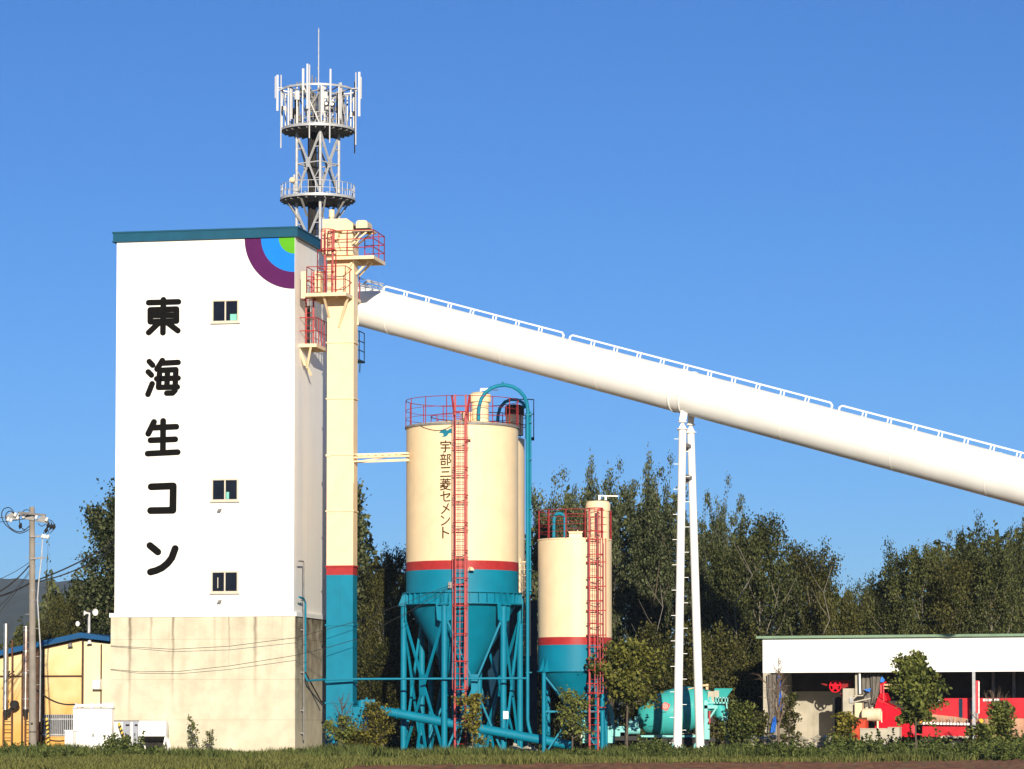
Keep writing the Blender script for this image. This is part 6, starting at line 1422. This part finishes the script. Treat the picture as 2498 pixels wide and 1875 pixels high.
sapling('shrub','bare twiggy shrub leaning behind the green one near the right photo edge',2425,1830,1668,100,149.2,LF_dry,56,z0f=.25,ang=58,nl=16,per=0,size=.1,ntw=1,cat='shrub',barkm=M_twig) if False else None
sapling('shrub','low green shrub at the foot of the grey shed post',2400,1834,1775,100,148.3,LF_mid,57,z0f=.03,ang=35,nl=16,per=10,size=.12,spread=.12,cat='shrub')
sapling('bare_shrub','bare twiggy shrub before the dusty red panel',2428,1830,1675,105,149.3,LF_dry,58,z0f=.25,ang=60,nl=18,shape=poplar,per=0,size=.08,ntw=1,sub=3,cat='shrub',barkm=M_twig)

# birch trunks visible in front of the wood
for i,(px,y0,y1,Y,lab) in enumerate(((1779,1640,1330,171,'forked pale birch stem right of the trestle'),(1860,1790,1420,170,'thin pale birch stem left of the open shed'),(1310,1640,1200,168,'pale thin tree stem right of the teal filling pipe'),(1581,1660,1420,170,'thin pale stem above the mixer drum'),(1998,1545,1380,171,'thin pale stem above the left part of the shed roof'))):
    rs=np.random.RandomState(60+i); H=W(px,y1,Y).z; p=W(px,y0,Y); root=thing('birch_stem',lab,'tree',(p.x,Y,0),0,'pale stems in the wood'); b=MB()
    pts=[(p.x+rs.normal(0,.12)*k*.4+.1*k,Y+rs.normal(0,.1),H*k/7) for k in range(8)]; b.tube(pts,.07,n=7,rs=[.04-.004*k for k in range(8)])
    for k in (3,4,5,6):
        s=rs.choice((-1,1)); q=Vector(pts[k]); b.tube([q,q+Vector((.5*s,-.2,.7)),q+Vector((1.0*s,-.3,1.7))],.03,n=5,rs=[.014,.010,.006])
    b.build('trunk',M_birch,root,smooth=True)

# ------------------------------------------------------------ grass and weeds
def blades(name,n,xr,yr,hf,wid,m,seed,label,dens=None):
    rs=np.random.RandomState(seed); x=rs.uniform(*xr,n*2); y=rs.uniform(*yr,n*2); k=(y>np.array([soil_edge(a)-.5 for a in x]))&(np.abs(x/y)<.172)
    if dens is not None: k&=rs.uniform(0,1,len(x))<dens(x,y)
    x,y=x[k][:n],y[k][:n]; n=len(x); z=np.array([noise_z(a,b)*.6-.06 for a,b in zip(x,y)])
    h=hf(x,y,rs)*rs.uniform(.55,1.25,n); az=rs.uniform(0,2*PI,n); w_=wid*rs.uniform(.7,1.3,n); ln=rs.uniform(.1,.55,n); la=rs.uniform(0,2*PI,n)
    c,s=np.cos(az)*w_,np.sin(az)*w_; lx,ly=np.cos(la)*ln*h,np.sin(la)*ln*h
    v=np.stack([np.stack([x-c,y-s,z],1),np.stack([x+c,y+s,z],1),np.stack([x+lx*.4+c*.7,y+ly*.4+s*.7,z+h*.62],1),np.stack([x+lx,y+ly,z+h],1),np.stack([x+lx*.4-c*.7,y+ly*.4-s*.7,z+h*.62],1)],1).reshape(-1,3)
    me=bpy.data.meshes.new(name); me.vertices.add(n*5); me.vertices.foreach_set('co',v.ravel()); me.loops.add(n*5); me.polygons.add(n)
    me.loops.foreach_set('vertex_index',np.arange(n*5)); me.polygons.foreach_set('loop_start',np.arange(0,n*5,5)); me.materials.append(m); me.update(); me.validate(); at=me.attributes.new('tone','FLOAT','POINT'); at.data.foreach_set('value',np.repeat(rs.uniform(0,1,n),5))
    o=bpy.data.objects.new(name,me); C.objects.link(o); o['kind']='stuff'; o['label']=label
bl=lambda x,y:np.clip(.5+.5*np.sin(x*.55+y*.2)*np.sin(x*.23+1.3)+.25*np.sin(x*1.9+y*.7),0,1)
blades('grass',190000,(-26,27),(106,152),lambda x,y,rs:.17+.16*bl(x,y)+.10*np.clip((y-136)/8,0,1),.016,LF_grass,71,'short dry green grass on the verge in front of the plant')
blades('tall_grass',55000,(-26,27),(138,150),lambda x,y,rs:.36+.3*bl(x*1.3,y)**1.5,.015,LF_weed,72,'taller green grass along the foot of the plant',dens=lambda x,y:.25+.75*bl(x*1.3,y))
def weeds():
    rs=np.random.RandomState(73); P=[]; V_=MB()
    def clump(x,y,h,nst,spread):
        for _ in range(nst):
            bx,by=x+rs.normal(0,spread),y+rs.normal(0,spread*.8); hh=h*rs.uniform(.5,1.15); le=rs.normal(0,.13,2)*hh; m_=int(16+hh*26)
            t=rs.uniform(.05,1,m_); r=(.17*(1.05-t*.85))*rs.uniform(.3,1,m_)*min(1,hh+.35); a=rs.uniform(0,2*PI,m_)
            P.append(np.stack([bx+le[0]*t+np.cos(a)*r,by+le[1]*t+np.sin(a)*r,t*hh-.02],1))
    def at(px,Y): return (px-1249)/FL*Y
    for px0,px1,h,n,Y0,Y1 in ((80,420,.55,80,137,147),(272,335,1.0,20,146.0,147.8),(0,80,.7,18,143,149),(420,700,.30,26,141,147.5),(700,900,.40,22,142,148),(900,1100,.40,26,142,148),(1080,1300,.42,26,140,147.5),(1300,1560,.5,34,140,147.5),(1560,1640,.85,26,139,147),(1640,1720,.5,14,142,144),(1720,1860,.6,44,138,147.5),(1840,1960,.75,44,138,147),(1960,2160,.55,50,138,148),(2050,2300,.75,70,138.5,148.5),(2300,2510,.75,70,139.5,148.5),(2150,2280,1.15,16,146,148.5),(2440,2530,1.2,20,146,148.5),(2020,2110,1.1,12,146,148.5)):
        for _ in range(n): Y=rs.uniform(Y0,Y1); clump(at(rs.uniform(px0,px1),Y),Y,h*rs.uniform(.6,1.2),rs.randint(4,9),.28)
    P_=np.concatenate(P); me=leaf_mesh('weeds',P_,.085,rs,LF_weed,up=.5,elong=1.9); o=bpy.data.objects.new('weeds',me); C.objects.link(o); o['kind']='stuff'; o['label']='dense leafy weeds growing along the foot of the plant'
weeds()
# pale rubble edge before the shed
def rubble():
    rs=np.random.RandomState(80); b=MB()
    for i in range(700):
        px=rs.uniform(1775,2500); Y=rs.uniform(153,155.5); x=(px-1249)/FL*Y; r=rs.uniform(.06,.26); q=[]
        n=7; b0=len(b.v); z=rs.uniform(.1,.98 if px<2060 else .6)
        d=rs.normal(size=(10,3)); d/=np.linalg.norm(d,axis=1)[:,None]
        c=Vector((x,Y,z)); top=c+Vector((0,0,r*.6)); ring=[c+Vector((math.cos(2*PI*k/n)*r*rs.uniform(.7,1.1),math.sin(2*PI*k/n)*r*rs.uniform(.7,1.1),rs.uniform(-.1,.25)*r)) for k in range(n)]; bot=c-Vector((0,0,r*.6))
        b.add([top,bot]+ring,[(0,2+k,2+(k+1)%n) for k in range(n)]+[(1,2+(k+1)%n,2+k) for k in range(n)])
    o=b.build('rubble',M_rubble,None); o['kind']='stuff'; o['label']='pale broken concrete rubble heaped before the open shed'
rubble()

# ------------------------------------------------------------ air between the plant and the hills
def haze():
    m=bpy.data.materials.new('hazy_air'); m.use_nodes=True; N=m.node_tree.nodes; L=m.node_tree.links; N.remove(N['Principled BSDF'])
    v=N.new('ShaderNodeVolumePrincipled'); v.inputs['Color'].default_value=(.70,.84,1.0,1); v.inputs['Density'].default_value=0.00009
    L.new(v.outputs[0],N['Material Output'].inputs['Volume'])
    b=MB(); b.fbox(ID,-3700,3700,-450,4300,-3,128); o=b.build('haze',m,None); o['kind']='stuff'; o['label']='thin bluish air fading the far hills'
haze()
